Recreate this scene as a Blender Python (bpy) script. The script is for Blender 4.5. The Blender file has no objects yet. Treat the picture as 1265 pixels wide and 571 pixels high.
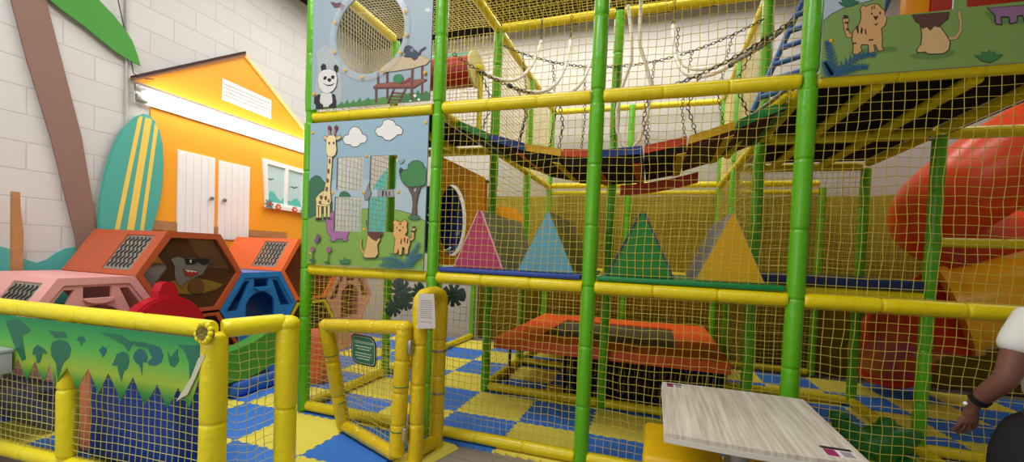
import bpy, math, random
from math import sin, cos, pi, sqrt, radians
from mathutils import Vector, Matrix
from mathutils.geometry import tessellate_polygon

S = bpy.context.scene
COL = S.collection
rnd = random.Random(7)


# ------------------------------------------------------------------ materials
def lin(c):
    def f(v):
        v /= 255.0
        return v / 12.92 if v <= 0.04045 else ((v + 0.055) / 1.055) ** 2.4
    return (f(c[0]), f(c[1]), f(c[2]), 1.0)


MATS = {}


def mat(name, rgb, rough=0.5, spec=0.5, noise=0.0, nscale=8.0, bump=0.0, bscale=30.0, metal=0.0, alpha=1.0, coat=0.0):
    if name in MATS:
        return MATS[name]
    m = bpy.data.materials.new(name)
    m.use_nodes = True
    nt = m.node_tree
    b = nt.nodes['Principled BSDF']
    b.inputs['Base Color'].default_value = lin(rgb)
    b.inputs['Roughness'].default_value = rough
    b.inputs['Specular IOR Level'].default_value = spec
    b.inputs['Metallic'].default_value = metal
    b.inputs['Coat Weight'].default_value = coat
    tc = nt.nodes.new('ShaderNodeTexCoord')
    if noise > 0:
        n = nt.nodes.new('ShaderNodeTexNoise')
        n.inputs['Scale'].default_value = nscale
        n.inputs['Detail'].default_value = 3
        nt.links.new(tc.outputs['Object'], n.inputs['Vector'])
        r = nt.nodes.new('ShaderNodeMapRange')
        r.inputs['To Min'].default_value = 1 - noise
        r.inputs['To Max'].default_value = 1 + noise
        nt.links.new(n.outputs['Fac'], r.inputs['Value'])
        h = nt.nodes.new('ShaderNodeHueSaturation')
        h.inputs['Color'].default_value = lin(rgb)
        nt.links.new(r.outputs['Result'], h.inputs['Value'])
        nt.links.new(h.outputs['Color'], b.inputs['Base Color'])
    if bump > 0:
        n = nt.nodes.new('ShaderNodeTexNoise')
        n.inputs['Scale'].default_value = bscale
        n.inputs['Detail'].default_value = 2
        nt.links.new(tc.outputs['Object'], n.inputs['Vector'])
        bp = nt.nodes.new('ShaderNodeBump')
        bp.inputs['Strength'].default_value = bump
        bp.inputs['Distance'].default_value = 0.02
        nt.links.new(n.outputs['Fac'], bp.inputs['Height'])
        nt.links.new(bp.outputs['Normal'], b.inputs['Normal'])
    if alpha < 1:
        b.inputs['Alpha'].default_value = alpha
    MATS[name] = m
    return m


def flat(rgb):
    """printed ink of one colour"""
    return mat('ink_%d_%d_%d' % tuple(rgb), rgb, 0.45, 0.4)


def clear(name, rgb, amount, rough=0.05):
    """thin clear plastic: part see-through, part glossy tinted sheet"""
    if name in MATS:
        return MATS[name]
    m = bpy.data.materials.new(name)
    m.use_nodes = True
    nt = m.node_tree
    b = nt.nodes['Principled BSDF']
    b.inputs['Base Color'].default_value = lin(rgb)
    b.inputs['Roughness'].default_value = rough
    t = nt.nodes.new('ShaderNodeBsdfTransparent')
    mx = nt.nodes.new('ShaderNodeMixShader')
    mx.inputs[0].default_value = amount
    nt.links.new(t.outputs[0], mx.inputs[1])
    nt.links.new(b.outputs[0], mx.inputs[2])
    nt.links.new(mx.outputs[0], nt.nodes['Material Output'].inputs['Surface'])
    MATS[name] = m
    return m


def glow(name, rgb, strength):
    m = bpy.data.materials.new(name)
    m.use_nodes = True
    b = m.node_tree.nodes['Principled BSDF']
    b.inputs['Base Color'].default_value = lin(rgb)
    b.inputs['Emission Color'].default_value = lin(rgb)
    b.inputs['Emission Strength'].default_value = strength
    return m


YEL = mat('yellow_vinyl', (230, 208, 12), 0.32, 0.5, 0.10, 6, 0.25, 22)
YELB = mat('yellow_barrier_vinyl', (236, 220, 24), 0.30, 0.5, 0.08, 6, 0.35, 18)
GRN = mat('green_vinyl', (92, 176, 18), 0.3, 0.5, 0.08, 6, 0.2, 20)
NETM = mat('yellow_cord', (204, 184, 80), 0.7, 0.2)
NETC = mat('cream_cord', (236, 222, 150), 0.7, 0.2)
BLACKR = mat('black_rubber_deck', (26, 20, 18), 0.8, 0.2, 0.2, 5)
MAROON = mat('maroon_pad', (78, 14, 18), 0.6, 0.3, 0.1, 8)
BLUEP = mat('blue_pad', (36, 70, 150), 0.45, 0.4, 0.08, 6)
NAVY = mat('navy_pad', (22, 44, 92), 0.5, 0.4, 0.08, 6)
GREENP = mat('green_pad', (24, 124, 62), 0.45, 0.4, 0.08, 6)
REDP = mat('red_orange_pad', (206, 62, 22), 0.45, 0.4, 0.08, 6)
YELP = mat('yellow_pad', (228, 176, 10), 0.45, 0.4, 0.08, 6)
CHAIN = mat('dark_chain_steel', (66, 62, 58), 0.35, 0.5, metal=0.8)
HOSE = mat('white_hose', (226, 222, 210), 0.35, 0.5)
HOSEGREY = mat('grey_hose', (120, 116, 108), 0.4, 0.5)
WHITEP = mat('white_paint', (238, 236, 236), 0.45, 0.4)
STEEL = mat('brushed_steel', (170, 170, 172), 0.3, 0.5, metal=0.9)
WOOD = mat('raw_timber', (178, 128, 84), 0.7, 0.2, 0.18, 14)
BOLT = mat('yellow_bolt', (226, 170, 30), 0.4, 0.5)
def translucent(name, rgb, amount, rough=.35):
    m = mat(name, rgb, rough, .5)
    nt = m.node_tree
    t = nt.nodes.new('ShaderNodeBsdfTranslucent')
    t.inputs[0].default_value = lin((255, 216, 110))
    mx = nt.nodes.new('ShaderNodeMixShader')
    mx.inputs[0].default_value = amount
    nt.links.new(nt.nodes['Principled BSDF'].outputs[0], mx.inputs[1])
    nt.links.new(t.outputs[0], mx.inputs[2])
    nt.links.new(mx.outputs[0], nt.nodes['Material Output'].inputs['Surface'])
    return m


ORANGEHEX = mat('orange_plastic', (188, 88, 50), 0.4, 0.4, 0.05, 5)
PINKHEX = mat('pink_plastic', (232, 166, 164), 0.4, 0.4, 0.04, 5)
BLUEHEX = mat('blue_plastic', (40, 128, 206), 0.35, 0.4, 0.04, 5)
YELHEX = mat('yellow_plastic', (230, 190, 30), 0.35, 0.4)
REDPL = mat('red_plastic', (196, 22, 44), 0.3, 0.5, 0.03, 5)
SMOKE = clear('smoky_plastic', (86, 62, 46), 0.45, 0.12)
SMOKEG = clear('smoky_grille_plastic', (176, 174, 164), 0.5, 0.2)
DOME = clear('clear_dome', (235, 238, 240), 0.06, 0.05)
INKDARK = flat((36, 34, 36))


# ------------------------------------------------------------------ mesh builder
class MB:
    def __init__(self):
        self.v, self.f, self.mi, self.sm, self.mats = [], [], [], [], []
        self.cur = 0

    def use(self, m):
        if m not in self.mats:
            self.mats.append(m)
        self.cur = self.mats.index(m)
        return self

    def add(self, vs, fs, smooth=False):
        o = len(self.v)
        self.v.extend([Vector(p) for p in vs])
        for f in fs:
            self.f.append([i + o for i in f])
            self.mi.append(self.cur)
            self.sm.append(smooth)

    def box(self, a, b, bev=0.0):
        x0, y0, z0 = [min(a[i], b[i]) for i in range(3)]
        x1, y1, z1 = [max(a[i], b[i]) for i in range(3)]
        if bev <= 0:
            vs = [(x, y, z) for z in (z0, z1) for y in (y0, y1) for x in (x0, x1)]
            self.add(vs, [(0, 2, 3, 1), (4, 5, 7, 6), (0, 1, 5, 4), (2, 6, 7, 3), (0, 4, 6, 2), (1, 3, 7, 5)])
            return
        # softened box: stacked rounded-rectangle rings
        bev = min(bev, (x1 - x0) / 2.01, (y1 - y0) / 2.01, (z1 - z0) / 2.01)
        rings = []
        prof = [(bev * (1 - sin(t)), bev * (1 - cos(t))) for t in (0, pi / 6, pi / 3, pi / 2)]
        levels = [(i, z0 + z) for i, z in prof] + [(i, z1 - z) for i, z in reversed(prof)]
        K = 4
        for ins, z in levels:
            ring = []
            rr = max(bev - ins, 0.0005) if ins < bev else 0.0005
            for cx, cy, a0 in ((x1 - bev, y1 - bev, 0), (x0 + bev, y1 - bev, pi / 2), (x0 + bev, y0 + bev, pi), (x1 - bev, y0 + bev, 1.5 * pi)):
                for k in range(K):
                    t = a0 + (pi / 2) * k / (K - 1)
                    ring.append((cx + rr * cos(t), cy + rr * sin(t), z))
            rings.append(ring)
        n = 4 * K
        vs = [p for r in rings for p in r]
        fs = []
        for i in range(len(rings) - 1):
            for k in range(n):
                fs.append((i * n + k, i * n + (k + 1) % n, (i + 1) * n + (k + 1) % n, (i + 1) * n + k))
        fs.append(tuple(reversed(range(n))))
        fs.append(tuple(range((len(rings) - 1) * n, len(rings) * n)))
        self.add(vs, fs, True)

    def tube(self, pts, r, seg=10, cap=True, smooth=True, ell=None):
        pts = [Vector(p) for p in pts]
        n = len(pts)
        rs = r if isinstance(r, (list, tuple)) else [r] * n
        t0 = (pts[1] - pts[0]).normalized()
        ref = Vector((0, 0, 1)) if abs(t0.z) < 0.9 else Vector((1, 0, 0))
        u = t0.cross(ref).normalized()
        vs = []
        pt = t0
        for i in range(n):
            if i == 0:
                t = t0
            elif i == n - 1:
                t = (pts[i] - pts[i - 1]).normalized()
            else:
                t = ((pts[i + 1] - pts[i]).normalized() + (pts[i] - pts[i - 1]).normalized())
                t = t.normalized() if t.length > 1e-6 else pt
            q = pt.rotation_difference(t)
            u = (q @ u)
            u = (u - t * u.dot(t)).normalized()
            w = t.cross(u)
            pt = t
            for k in range(seg):
                a = 2 * pi * k / seg
                e = ell or (1, 1)
                vs.append(pts[i] + u * (rs[i] * cos(a) * e[0]) + w * (rs[i] * sin(a) * e[1]))
        fs = []
        for i in range(n - 1):
            for k in range(seg):
                fs.append((i * seg + k, i * seg + (k + 1) % seg, (i + 1) * seg + (k + 1) % seg, (i + 1) * seg + k))
        self.add(vs, fs, smooth)
        if cap:
            self.add(vs[:seg], [tuple(reversed(range(seg)))])
            self.add(vs[-seg:], [tuple(range(seg))])

    def foam(self, a, b, r, step=0.4, seg=14):
        """foam sleeves butted along a pipe, necked at every joint"""
        a, b = Vector(a), Vector(b)
        L = (b - a).length
        n = max(1, round(L / step))
        pts, rs = [], []
        for i in range(n):
            s0, s1 = i * L / n, (i + 1) * L / n
            rr = r * (1 + rnd.uniform(-0.025, 0.025))
            for s, q in ((s0 + .001, .86), (s0 + .007, .97), (s0 + .02, 1.0), ((s0 + s1) / 2, 1.015), (s1 - .02, 1.0), (s1 - .007, .97), (s1 - .001, .86)):
                pts.append(a + (b - a) * (s / L))
                rs.append(rr * q)
        self.tube(pts, rs, seg)

    def plate(self, outer, holes, T, z0, z1):
        """flat outline with holes, between depths z0 and z1; T maps (u, v, w) to the world"""
        loops = [list(outer)] + [list(h) for h in holes]
        tri = tessellate_polygon([[Vector((p[0], p[1], 0)) for p in l] for l in loops])
        flatp = [p for l in loops for p in l]
        n = len(flatp)
        vs = [T(p[0], p[1], z1) for p in flatp] + [T(p[0], p[1], z0) for p in flatp]
        fs = []
        for t in tri:
            fs.append(tuple(t))
            fs.append(tuple(n + i for i in reversed(t)))
        o = 0
        for l in loops:
            m = len(l)
            for k in range(m):
                fs.append((o + k, o + (k + 1) % m, n + o + (k + 1) % m, n + o + k))
            o += m
        self.add(vs, fs)

    def ball(self, c, r, seg=12, rings=8, half=False):
        r = r if isinstance(r, (tuple, list)) else (r, r, r)
        vs, fs = [], []
        top = rings
        for i in range(rings + 1):
            th = (pi / 2 if half else pi) * i / rings
            for k in range(seg):
                a = 2 * pi * k / seg
                vs.append((c[0] + r[0] * sin(th) * cos(a), c[1] + r[1] * sin(th) * sin(a), c[2] + r[2] * cos(th)))
        for i in range(rings):
            for k in range(seg):
                fs.append((i * seg + k, (i + 1) * seg + k, (i + 1) * seg + (k + 1) % seg, i * seg + (k + 1) % seg))
        self.add(vs, fs, True)

    def build(self, name, parent=None, mats=None):
        me = bpy.data.meshes.new(name)
        off = Vector((0, 0, 0))
        if parent is not None:
            off = world_loc(parent)
        else:
            xs = [p.x for p in self.v]; ys = [p.y for p in self.v]; zs = [p.z for p in self.v]
            off = Vector(((min(xs) + max(xs)) / 2, (min(ys) + max(ys)) / 2, min(zs)))
        me.from_pydata([tuple(p - off) for p in self.v], [], self.f)
        for m in self.mats:
            me.materials.append(m)
        me.polygons.foreach_set('material_index', self.mi)
        me.polygons.foreach_set('use_smooth', self.sm)
        me.update()
        import bmesh
        bm = bmesh.new()
        bm.from_mesh(me)
        bmesh.ops.recalc_face_normals(bm, faces=bm.faces)
        bm.to_mesh(me)
        bm.free()
        o = bpy.data.objects.new(name, me)
        COL.objects.link(o)
        if parent is not None:
            o.parent = parent
        else:
            o.location = off
        return o


def world_loc(o):
    l = Vector(o.location)
    while o.parent:
        o = o.parent
        l += o.location
    return l


def tag(o, label, cat, group=None, kind='thing'):
    o['label'] = label
    o['category'] = cat
    o['kind'] = kind
    if group:
        o['group'] = group
    return o


def thing(name, label, cat, loc, group=None):
    e = bpy.data.objects.new(name, None)
    e.empty_display_size = 0.1
    COL.objects.link(e)
    e.location = loc
    return tag(e, label, cat, group)


def struct(mb, name):
    o = mb.build(name)
    o['kind'] = 'structure'
    return o


def copy_thing(root, loc=None, rz=None):
    c = root.copy()
    COL.objects.link(c)
    if loc is not None:
        c.location = loc
    if rz is not None:
        c.rotation_euler = (0, 0, rz)
    for ch in list(root.children):
        d = ch.copy()
        COL.objects.link(d)
        d.parent = c
        for g in list(ch.children):
            e = g.copy()
            COL.objects.link(e)
            e.parent = d
    return c


def ycurve(fn, n):
    return [fn(i / n) for i in range(n + 1)]


def XZ(y, s=-1):
    """plate frame: u -> X, v -> Z, thickness toward -Y"""
    return lambda u, v, w: (u, y + s * w, v)


def YZ(x, s=1):
    return lambda u, v, w: (x + s * w, u, v)


def XY(z):
    return lambda u, v, w: (u, v, z + w)


def ellipse(cx, cy, rx, ry, n=32, a0=0, a1=2 * pi):
    full = abs(a1 - a0 - 2 * pi) < 1e-6
    m = n if full else n - 1
    return [(cx + rx * cos(a0 + (a1 - a0) * k / m), cy + ry * sin(a0 + (a1 - a0) * k / m)) for k in range(n)]


def rect(x0, y0, x1, y1):
    return [(x0, y0), (x1, y0), (x1, y1), (x0, y1)]


def rrect(x0, y0, x1, y1, r, n=5):
    o = []
    for cx, cy, a in ((x1 - r, y1 - r, 0), (x0 + r, y1 - r, pi / 2), (x0 + r, y0 + r, pi), (x1 - r, y0 + r, 1.5 * pi)):
        o += [(cx + r * cos(a + pi / 2 * k / (n - 1)), cy + r * sin(a + pi / 2 * k / (n - 1))) for k in range(n)]
    return o


def clip_cell(poly, x0, y0, x1, y1):
    def cut(p, ax, val, keep_ge):
        out = []
        for i in range(len(p)):
            a, b = p[i], p[(i + 1) % len(p)]
            ia = (a[ax] >= val) == keep_ge or a[ax] == val
            ib = (b[ax] >= val) == keep_ge or b[ax] == val
            if ia:
                out.append(a)
            if ia != ib:
                t = (val - a[ax]) / (b[ax] - a[ax])
                out.append((a[0] + t * (b[0] - a[0]), a[1] + t * (b[1] - a[1])))
        return out
    for ax, val, ge in ((0, x0, True), (0, x1, False), (1, y0, True), (1, y1, False)):
        if len(poly) < 3:
            return []
        poly = cut(poly, ax, val, ge)
    return poly if len(poly) >= 3 else []


def clip_outside(poly, holes, bounds):
    """pieces of poly inside bounds and outside the rectangular holes"""
    xs = sorted(set([bounds[0], bounds[2]] + [h[0] for h in holes] + [h[2] for h in holes]))
    ys = sorted(set([bounds[1], bounds[3]] + [h[1] for h in holes] + [h[3] for h in holes]))
    px = [p[0] for p in poly]; py = [p[1] for p in poly]
    bb = (min(px), min(py), max(px), max(py))
    inside = bb[0] >= bounds[0] and bb[1] >= bounds[1] and bb[2] <= bounds[2] and bb[3] <= bounds[3]
    if inside and not any(h[0] < bb[2] and h[2] > bb[0] and h[1] < bb[3] and h[3] > bb[1] for h in holes):
        return [poly]
    out = []
    for i in range(len(xs) - 1):
        for j in range(len(ys) - 1):
            cx, cy = (xs[i] + xs[i + 1]) / 2, (ys[j] + ys[j + 1]) / 2
            if any(h[0] < cx < h[2] and h[1] < cy < h[3] for h in holes):
                continue
            p = clip_cell(poly, xs[i], ys[j], xs[i + 1], ys[j + 1])
            if p:
                out.append(p)
    return out


def outline(poly, d):
    """outline pushed outward by d"""
    n = len(poly)
    area = sum(poly[i][0] * poly[(i + 1) % n][1] - poly[(i + 1) % n][0] * poly[i][1] for i in range(n))
    s = 1 if area > 0 else -1
    out = []
    for i in range(n):
        p, a, b = Vector(poly[i]), Vector(poly[i - 1]), Vector(poly[(i + 1) % n])
        e1 = (p - a); e2 = (b - p)
        n1 = Vector((e1.y, -e1.x)) * s; n2 = Vector((e2.y, -e2.x)) * s
        n1 = n1.normalized() if n1.length else n1
        n2 = n2.normalized() if n2.length else n2
        m = (n1 + n2)
        m = m.normalized() * d * min(1.6, 1 / max(0.4, sqrt((1 + n1.dot(n2)) / 2))) if m.length > 1e-6 else n1 * d
        out.append((p.x + m.x, p.y + m.y))
    return out


def net(name, label, O, U, V, mat_=None, cell=0.05, r=0.0021, sag=0.012, seed=0, group=None, part_of=None):
    """knotted square net stretched from O along U and V"""
    O, U, V = Vector(O), Vector(U), Vector(V)
    rg = random.Random(seed + 11)
    if mat_ is NETC:
        cell, r = (.036, .0036) if U.cross(V).normalized().z > .9 else (.040, .0032)
    nu, nv = max(2, round(U.length / cell)), max(2, round(V.length / cell))
    N = U.cross(V).normalized()
    ph = [rg.uniform(0, 6.28) for _ in range(6)]
    ud, vd = U.normalized(), V.normalized()

    def P(u, v):
        e = min(1, 6 * u, 6 * (1 - u)); g = min(1, 6 * v, 6 * (1 - v))
        w = e * g
        b = sag * 4 * (u * (1 - u) + v * (1 - v)) * 0.5 * sin(ph[0] + 3 * u + 2 * v)
        du = 0.008 * w * sin(ph[1] + 9 * v + 2 * u) + 0.004 * w * sin(ph[2] + 31 * v + 17 * u)
        dv = -0.5 * sag * 4 * v * (1 - v) * e * (0.4 + 0.6 * sin(pi * u)) + 0.007 * w * sin(ph[3] + 8 * u + 3 * v) + 0.004 * w * sin(ph[4] + 29 * u + 13 * v)
        return O + U * u + V * v + N * b + ud * du + vd * dv
    m = MB().use(mat_ or NETM)
    for i in range(nu + 1):
        k = max(6, nv // 2)
        m.tube([P(i / nu, j / k) for j in range(k + 1)], r, 3, False)
    for j in range(nv + 1):
        k = max(6, nu // 2)
        m.tube([P(i / k, j / nv) for i in range(k + 1)], r, 3, False)
    o = m.build(name, part_of)
    if part_of is None:
        tag(o, label, 'net', group or 'safety nets of the play frame')
    return o


def chain_links(m, pts, link=0.038, r=0.0032):
    """steel links strung along a path"""
    pts = [Vector(p) for p in pts]
    d = [0]
    for i in range(1, len(pts)):
        d.append(d[-1] + (pts[i] - pts[i - 1]).length)
    L = d[-1]
    n = max(2, int(L / (link * 0.78)))
    for q in range(n):
        s = (q + 0.5) * L / n
        i = max(j for j in range(len(d) - 1) if d[j] <= s)
        t = (pts[i + 1] - pts[i]).normalized()
        c = pts[i] + t * (s - d[i])
        ref = Vector((0, 1, 0)) if abs(t.y) < .9 else Vector((1, 0, 0))
        a = t.cross(ref).normalized()
        b = t.cross(a)
        if q % 2:
            a, b = b, a
        loop = []
        for k in range(8):
            th = 2 * pi * k / 8
            loop.append(c + t * (link / 2 * cos(th)) + a * (link * 0.3 * sin(th)))
        vs, fs = [], []
        for k in range(8):
            tt = (loop[(k + 1) % 8] - loop[k - 1]).normalized()
            bb = b
            aa = tt.cross(bb).normalized()
            for e in range(4):
                w = 2 * pi * e / 4
                vs.append(loop[k] + aa * (r * cos(w)) + bb * (r * sin(w)))
        for k in range(8):
            for e in range(4):
                fs.append((k * 4 + e, k * 4 + (e + 1) % 4, ((k + 1) % 8) * 4 + (e + 1) % 4, ((k + 1) % 8) * 4 + e))
        m.add(vs, fs, True)


def catenary(a, b, sag, n=24):
    a, b = Vector(a), Vector(b)
    return [a + (b - a) * (i / n) - Vector((0, 0, sag * 4 * (i / n) * (1 - i / n))) for i in range(n + 1)]
ART_LOW={
 'hill':[(0.042,1.625),(0.14,1.667),(0.291,1.693),(0.468,1.711),(0.625,1.72),(0.778,1.721),(0.914,1.71),(1.034,1.682),(1.165,1.62),(1.167,1.264),(0.045,1.243)],
 'bush':[(0.06,1.646),(0.051,1.925),(0.083,1.97),(0.123,1.989),(0.166,1.978),(0.198,1.943),(0.238,1.913),(0.257,1.82),(0.295,1.771),(0.297,1.693),(0.14,1.662)],
 'bush2':[(0.361,1.82),(0.375,1.849),(0.41,1.858),(0.448,1.844),(0.47,1.82),(0.465,1.796),(0.377,1.796)],
 'cloud1':[(0.39,2.242),(0.38,2.273),(0.4,2.297),(0.432,2.3),(0.439,2.335),(0.473,2.362),(0.516,2.355),(0.546,2.328),(0.561,2.299),(0.596,2.288),(0.605,2.259),(0.586,2.236),(0.549,2.233),(0.522,2.21),(0.479,2.207),(0.449,2.228),(0.42,2.229)],
 'cloud2':[(0.681,2.316),(0.694,2.344),(0.721,2.345),(0.743,2.365),(0.752,2.392),(0.793,2.401),(0.839,2.387),(0.862,2.354),(0.895,2.343),(0.922,2.314),(0.913,2.285),(0.878,2.284),(0.852,2.262),(0.813,2.243),(0.772,2.25),(0.743,2.276),(0.707,2.283)],
 'neck':[(0.242,2.158),(0.287,2.156),(0.284,2.064),(0.279,1.967),(0.273,1.869),(0.288,1.776),(0.253,1.747),(0.192,1.759),(0.213,1.845),(0.237,1.943),(0.243,2.053)],
 'body':[(0.135,1.801),(0.165,1.835),(0.207,1.86),(0.267,1.874),(0.287,1.82),(0.283,1.759),(0.245,1.737),(0.184,1.741),(0.147,1.746)],
 'leg1':[(0.137,1.766),(0.159,1.756),(0.163,1.632),(0.144,1.632)],
 'leg2':[(0.171,1.756),(0.192,1.751),(0.193,1.633),(0.172,1.632)],
 'leg3':[(0.217,1.756),(0.238,1.751),(0.239,1.638),(0.221,1.638)],
 'leg4':[(0.253,1.766),(0.276,1.776),(0.278,1.639),(0.26,1.639)],
 'hoof1':[(0.141,1.647),(0.162,1.647),(0.166,1.625),(0.141,1.624)],
 'hoof2':[(0.171,1.647),(0.193,1.647),(0.197,1.625),(0.172,1.625)],
 'hoof3':[(0.22,1.653),(0.241,1.653),(0.242,1.631),(0.218,1.631)],
 'hoof4':[(0.26,1.653),(0.281,1.654),(0.281,1.631),(0.257,1.631)],
 'head':[(0.228,2.285),(0.252,2.303),(0.294,2.304),(0.318,2.286),(0.32,2.233),(0.328,2.184),(0.317,2.148),(0.288,2.132),(0.252,2.138),(0.23,2.163),(0.228,2.224)],
 'ear1':[(0.232,2.265),(0.205,2.276),(0.192,2.301),(0.222,2.3),(0.238,2.285)],
 'ear2':[(0.316,2.267),(0.343,2.265),(0.374,2.283),(0.353,2.299),(0.318,2.286)],
 'horn1':[(0.249,2.301),(0.264,2.3),(0.259,2.347),(0.249,2.376),(0.241,2.348)],
 'horn2':[(0.294,2.299),(0.306,2.298),(0.316,2.344),(0.321,2.377),(0.301,2.345)],
 'knob1':[(0.235,2.363),(0.246,2.381),(0.267,2.373),(0.265,2.351),(0.244,2.347)],
 'knob2':[(0.301,2.364),(0.315,2.38),(0.333,2.37),(0.328,2.348),(0.307,2.347)],
 'eye1':[(0.245,2.245),(0.257,2.255),(0.266,2.24),(0.258,2.228)],
 'eye2':[(0.29,2.243),(0.301,2.253),(0.311,2.24),(0.299,2.226)],
 'spot1':[(0.253,2.114),(0.27,2.118),(0.275,2.084),(0.257,2.079)],
 'spot2':[(0.246,2.04),(0.267,2.035),(0.263,1.996),(0.244,2.006)],
 'spot3':[(0.243,1.967),(0.264,1.952),(0.256,1.923),(0.238,1.933)],
 'spot4':[(0.236,1.899),(0.257,1.889),(0.249,1.854),(0.228,1.864)],
 'spot5':[(0.172,1.82),(0.196,1.83),(0.209,1.805),(0.185,1.791)],
 'spot6':[(0.221,1.815),(0.244,1.825),(0.252,1.791),(0.228,1.786)],
 'spot7':[(0.167,1.781),(0.191,1.781),(0.192,1.756),(0.171,1.756)],
 'spot8':[(0.252,1.776),(0.272,1.801),(0.274,1.766)],
 'hippo':[(0.25,1.574),(0.239,1.623),(0.262,1.661),(0.297,1.693),(0.351,1.693),(0.412,1.646),(0.466,1.603),(0.474,1.543),(0.452,1.506),(0.447,1.467),(0.418,1.466),(0.412,1.485),(0.344,1.479),(0.335,1.459),(0.299,1.46),(0.292,1.497),(0.261,1.525)],
 'hippoeye':[(0.287,1.644),(0.299,1.649),(0.302,1.634),(0.29,1.629)],
 'lionbody':[(0.652,1.523),(0.736,1.525),(0.765,1.491),(0.739,1.443),(0.747,1.377),(0.726,1.348),(0.67,1.343),(0.625,1.343),(0.612,1.372),(0.633,1.415)],
 'lionmane':[(0.631,1.63),(0.781,1.632),(0.783,1.526),(0.753,1.5),(0.727,1.475),(0.687,1.493),(0.652,1.521),(0.639,1.57)],
 'lionface':[(0.659,1.63),(0.748,1.631),(0.751,1.566),(0.724,1.532),(0.685,1.536),(0.664,1.571)],
 'liontail':[(0.618,1.367),(0.589,1.395),(0.581,1.449),(0.591,1.498),(0.599,1.495),(0.593,1.447),(0.603,1.405),(0.629,1.382)],
 'tiger':[(0.886,1.599),(0.874,1.624),(0.895,1.638),(0.917,1.625),(0.957,1.625),(0.975,1.64),(0.997,1.626),(0.993,1.594),(0.999,1.555),(0.98,1.525),(1.017,1.512),(1.029,1.464),(1.015,1.429),(1.011,1.387),(0.99,1.382),(0.983,1.432),(0.962,1.436),(0.959,1.381),(0.937,1.375),(0.93,1.426),(0.916,1.388),(0.889,1.387),(0.897,1.46),(0.901,1.495),(0.878,1.529),(0.871,1.564)],
 'tigertail':[(1.017,1.498),(1.043,1.508),(1.037,1.544),(1.045,1.586),(1.061,1.591),(1.067,1.573),(1.058,1.536),(1.059,1.499),(1.023,1.48)],
 'tstripe1':[(0.949,1.496),(0.959,1.501),(0.956,1.459),(0.945,1.459)],
 'tstripe2':[(0.975,1.506),(0.986,1.506),(0.987,1.469),(0.976,1.474)],
 'tstripe3':[(1.004,1.502),(1.015,1.498),(1.008,1.461),(0.998,1.465)],
 'tstripe4':[(1.036,1.563),(1.065,1.559),(1.063,1.545),(1.034,1.549)],
 'tstripe5':[(1.043,1.59),(1.068,1.595),(1.072,1.582),(1.041,1.577)],
 'tstripe6':[(0.925,1.62),(0.933,1.62),(0.937,1.602),(0.931,1.597)],
 'tstripe7':[(0.941,1.621),(0.949,1.621),(0.947,1.598),(0.942,1.598)],
 'tnose':[(0.922,1.565),(0.949,1.568),(0.939,1.551)],
 'teye1':[(0.905,1.583),(0.913,1.588),(0.916,1.576),(0.908,1.571)],
 'teye2':[(0.958,1.589),(0.966,1.591),(0.969,1.58),(0.962,1.577)],
 'crown':[(0.931,1.945),(0.924,1.984),(0.95,2.011),(0.987,2.015),(0.99,2.051),(1.026,2.076),(1.067,2.079),(1.104,2.062),(1.116,2.03),(1.147,2.016),(1.159,1.958),(1.151,1.913),(1.111,1.895),(1.07,1.891),(1.013,1.887),(0.965,1.906)],
 'trunk':[(1.027,1.647),(1.039,1.75),(1.031,1.819),(0.992,1.883),(1.012,1.896),(1.04,1.85),(1.056,1.841),(1.08,1.9),(1.1,1.895),(1.077,1.827),(1.065,1.75),(1.074,1.648)],
 'treetuft':[(1.001,1.654),(1.026,1.682),(1.042,1.663),(1.062,1.686),(1.074,1.664),(1.094,1.673),(1.1,1.651),(1.054,1.641)],
 'flower1':[(0.124,1.407),(0.143,1.398),(0.144,1.378),(0.125,1.367),(0.106,1.377),(0.106,1.397)],
 'flower2':[(0.286,1.413),(0.307,1.404),(0.308,1.379),(0.285,1.364),(0.266,1.378),(0.265,1.402)],
 'stem1':[(0.122,1.367),(0.129,1.367),(0.134,1.303),(0.121,1.302)],
 'stem2':[(0.282,1.363),(0.288,1.364),(0.287,1.29),(0.275,1.289)],
 'lf1':[(0.09,1.301),(0.121,1.31),(0.159,1.294),(0.122,1.282)],
 'lf2':[(0.233,1.292),(0.275,1.294),(0.306,1.286),(0.276,1.274)],
 'tuft':[(0.401,1.285),(0.394,1.314),(0.424,1.306),(0.44,1.336),(0.459,1.312),(0.499,1.324),(0.477,1.289)],
 'butterfly':[(0.153,1.473),(0.17,1.513),(0.195,1.494),(0.19,1.459),(0.16,1.438),(0.141,1.453)],
 'zeb1':[(0.759,1.856),(0.778,1.866),(0.774,1.819),(0.763,1.819)],
 'zeb2':[(0.789,1.856),(0.8,1.861),(0.807,1.819),(0.796,1.819)],
 'zeb3':[(0.822,1.851),(0.833,1.856),(0.829,1.819),(0.82,1.824)],
 'zebbody':[(0.723,1.871),(0.859,1.87),(0.867,1.814),(0.725,1.814)],
 'eleph':[(0.602,1.819),(0.627,1.89),(0.637,1.919),(0.663,1.843),(0.642,1.791),(0.608,1.791)],
 'birdhead':[(0.902,2.015),(0.917,2.037),(0.939,2.025),(0.935,1.984),(0.914,1.966)],
 'zebear':[(0.905,2.081),(0.947,2.089),(0.942,2.076),(0.916,2.062)],
 'shadow1':[(0.263,1.476),(0.417,1.49),(0.482,1.478),(0.448,1.452),(0.3,1.443)],
 'shadow2':[(0.585,1.342),(0.68,1.365),(0.819,1.352),(0.765,1.326),(0.626,1.315)],
 'shadow3':[(0.835,1.385),(0.953,1.399),(1.045,1.389),(1.007,1.369),(0.874,1.359)],
 'shadow4':[(0.116,1.632),(0.202,1.648),(0.308,1.644),(0.294,1.619),(0.157,1.607)],
}
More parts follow.
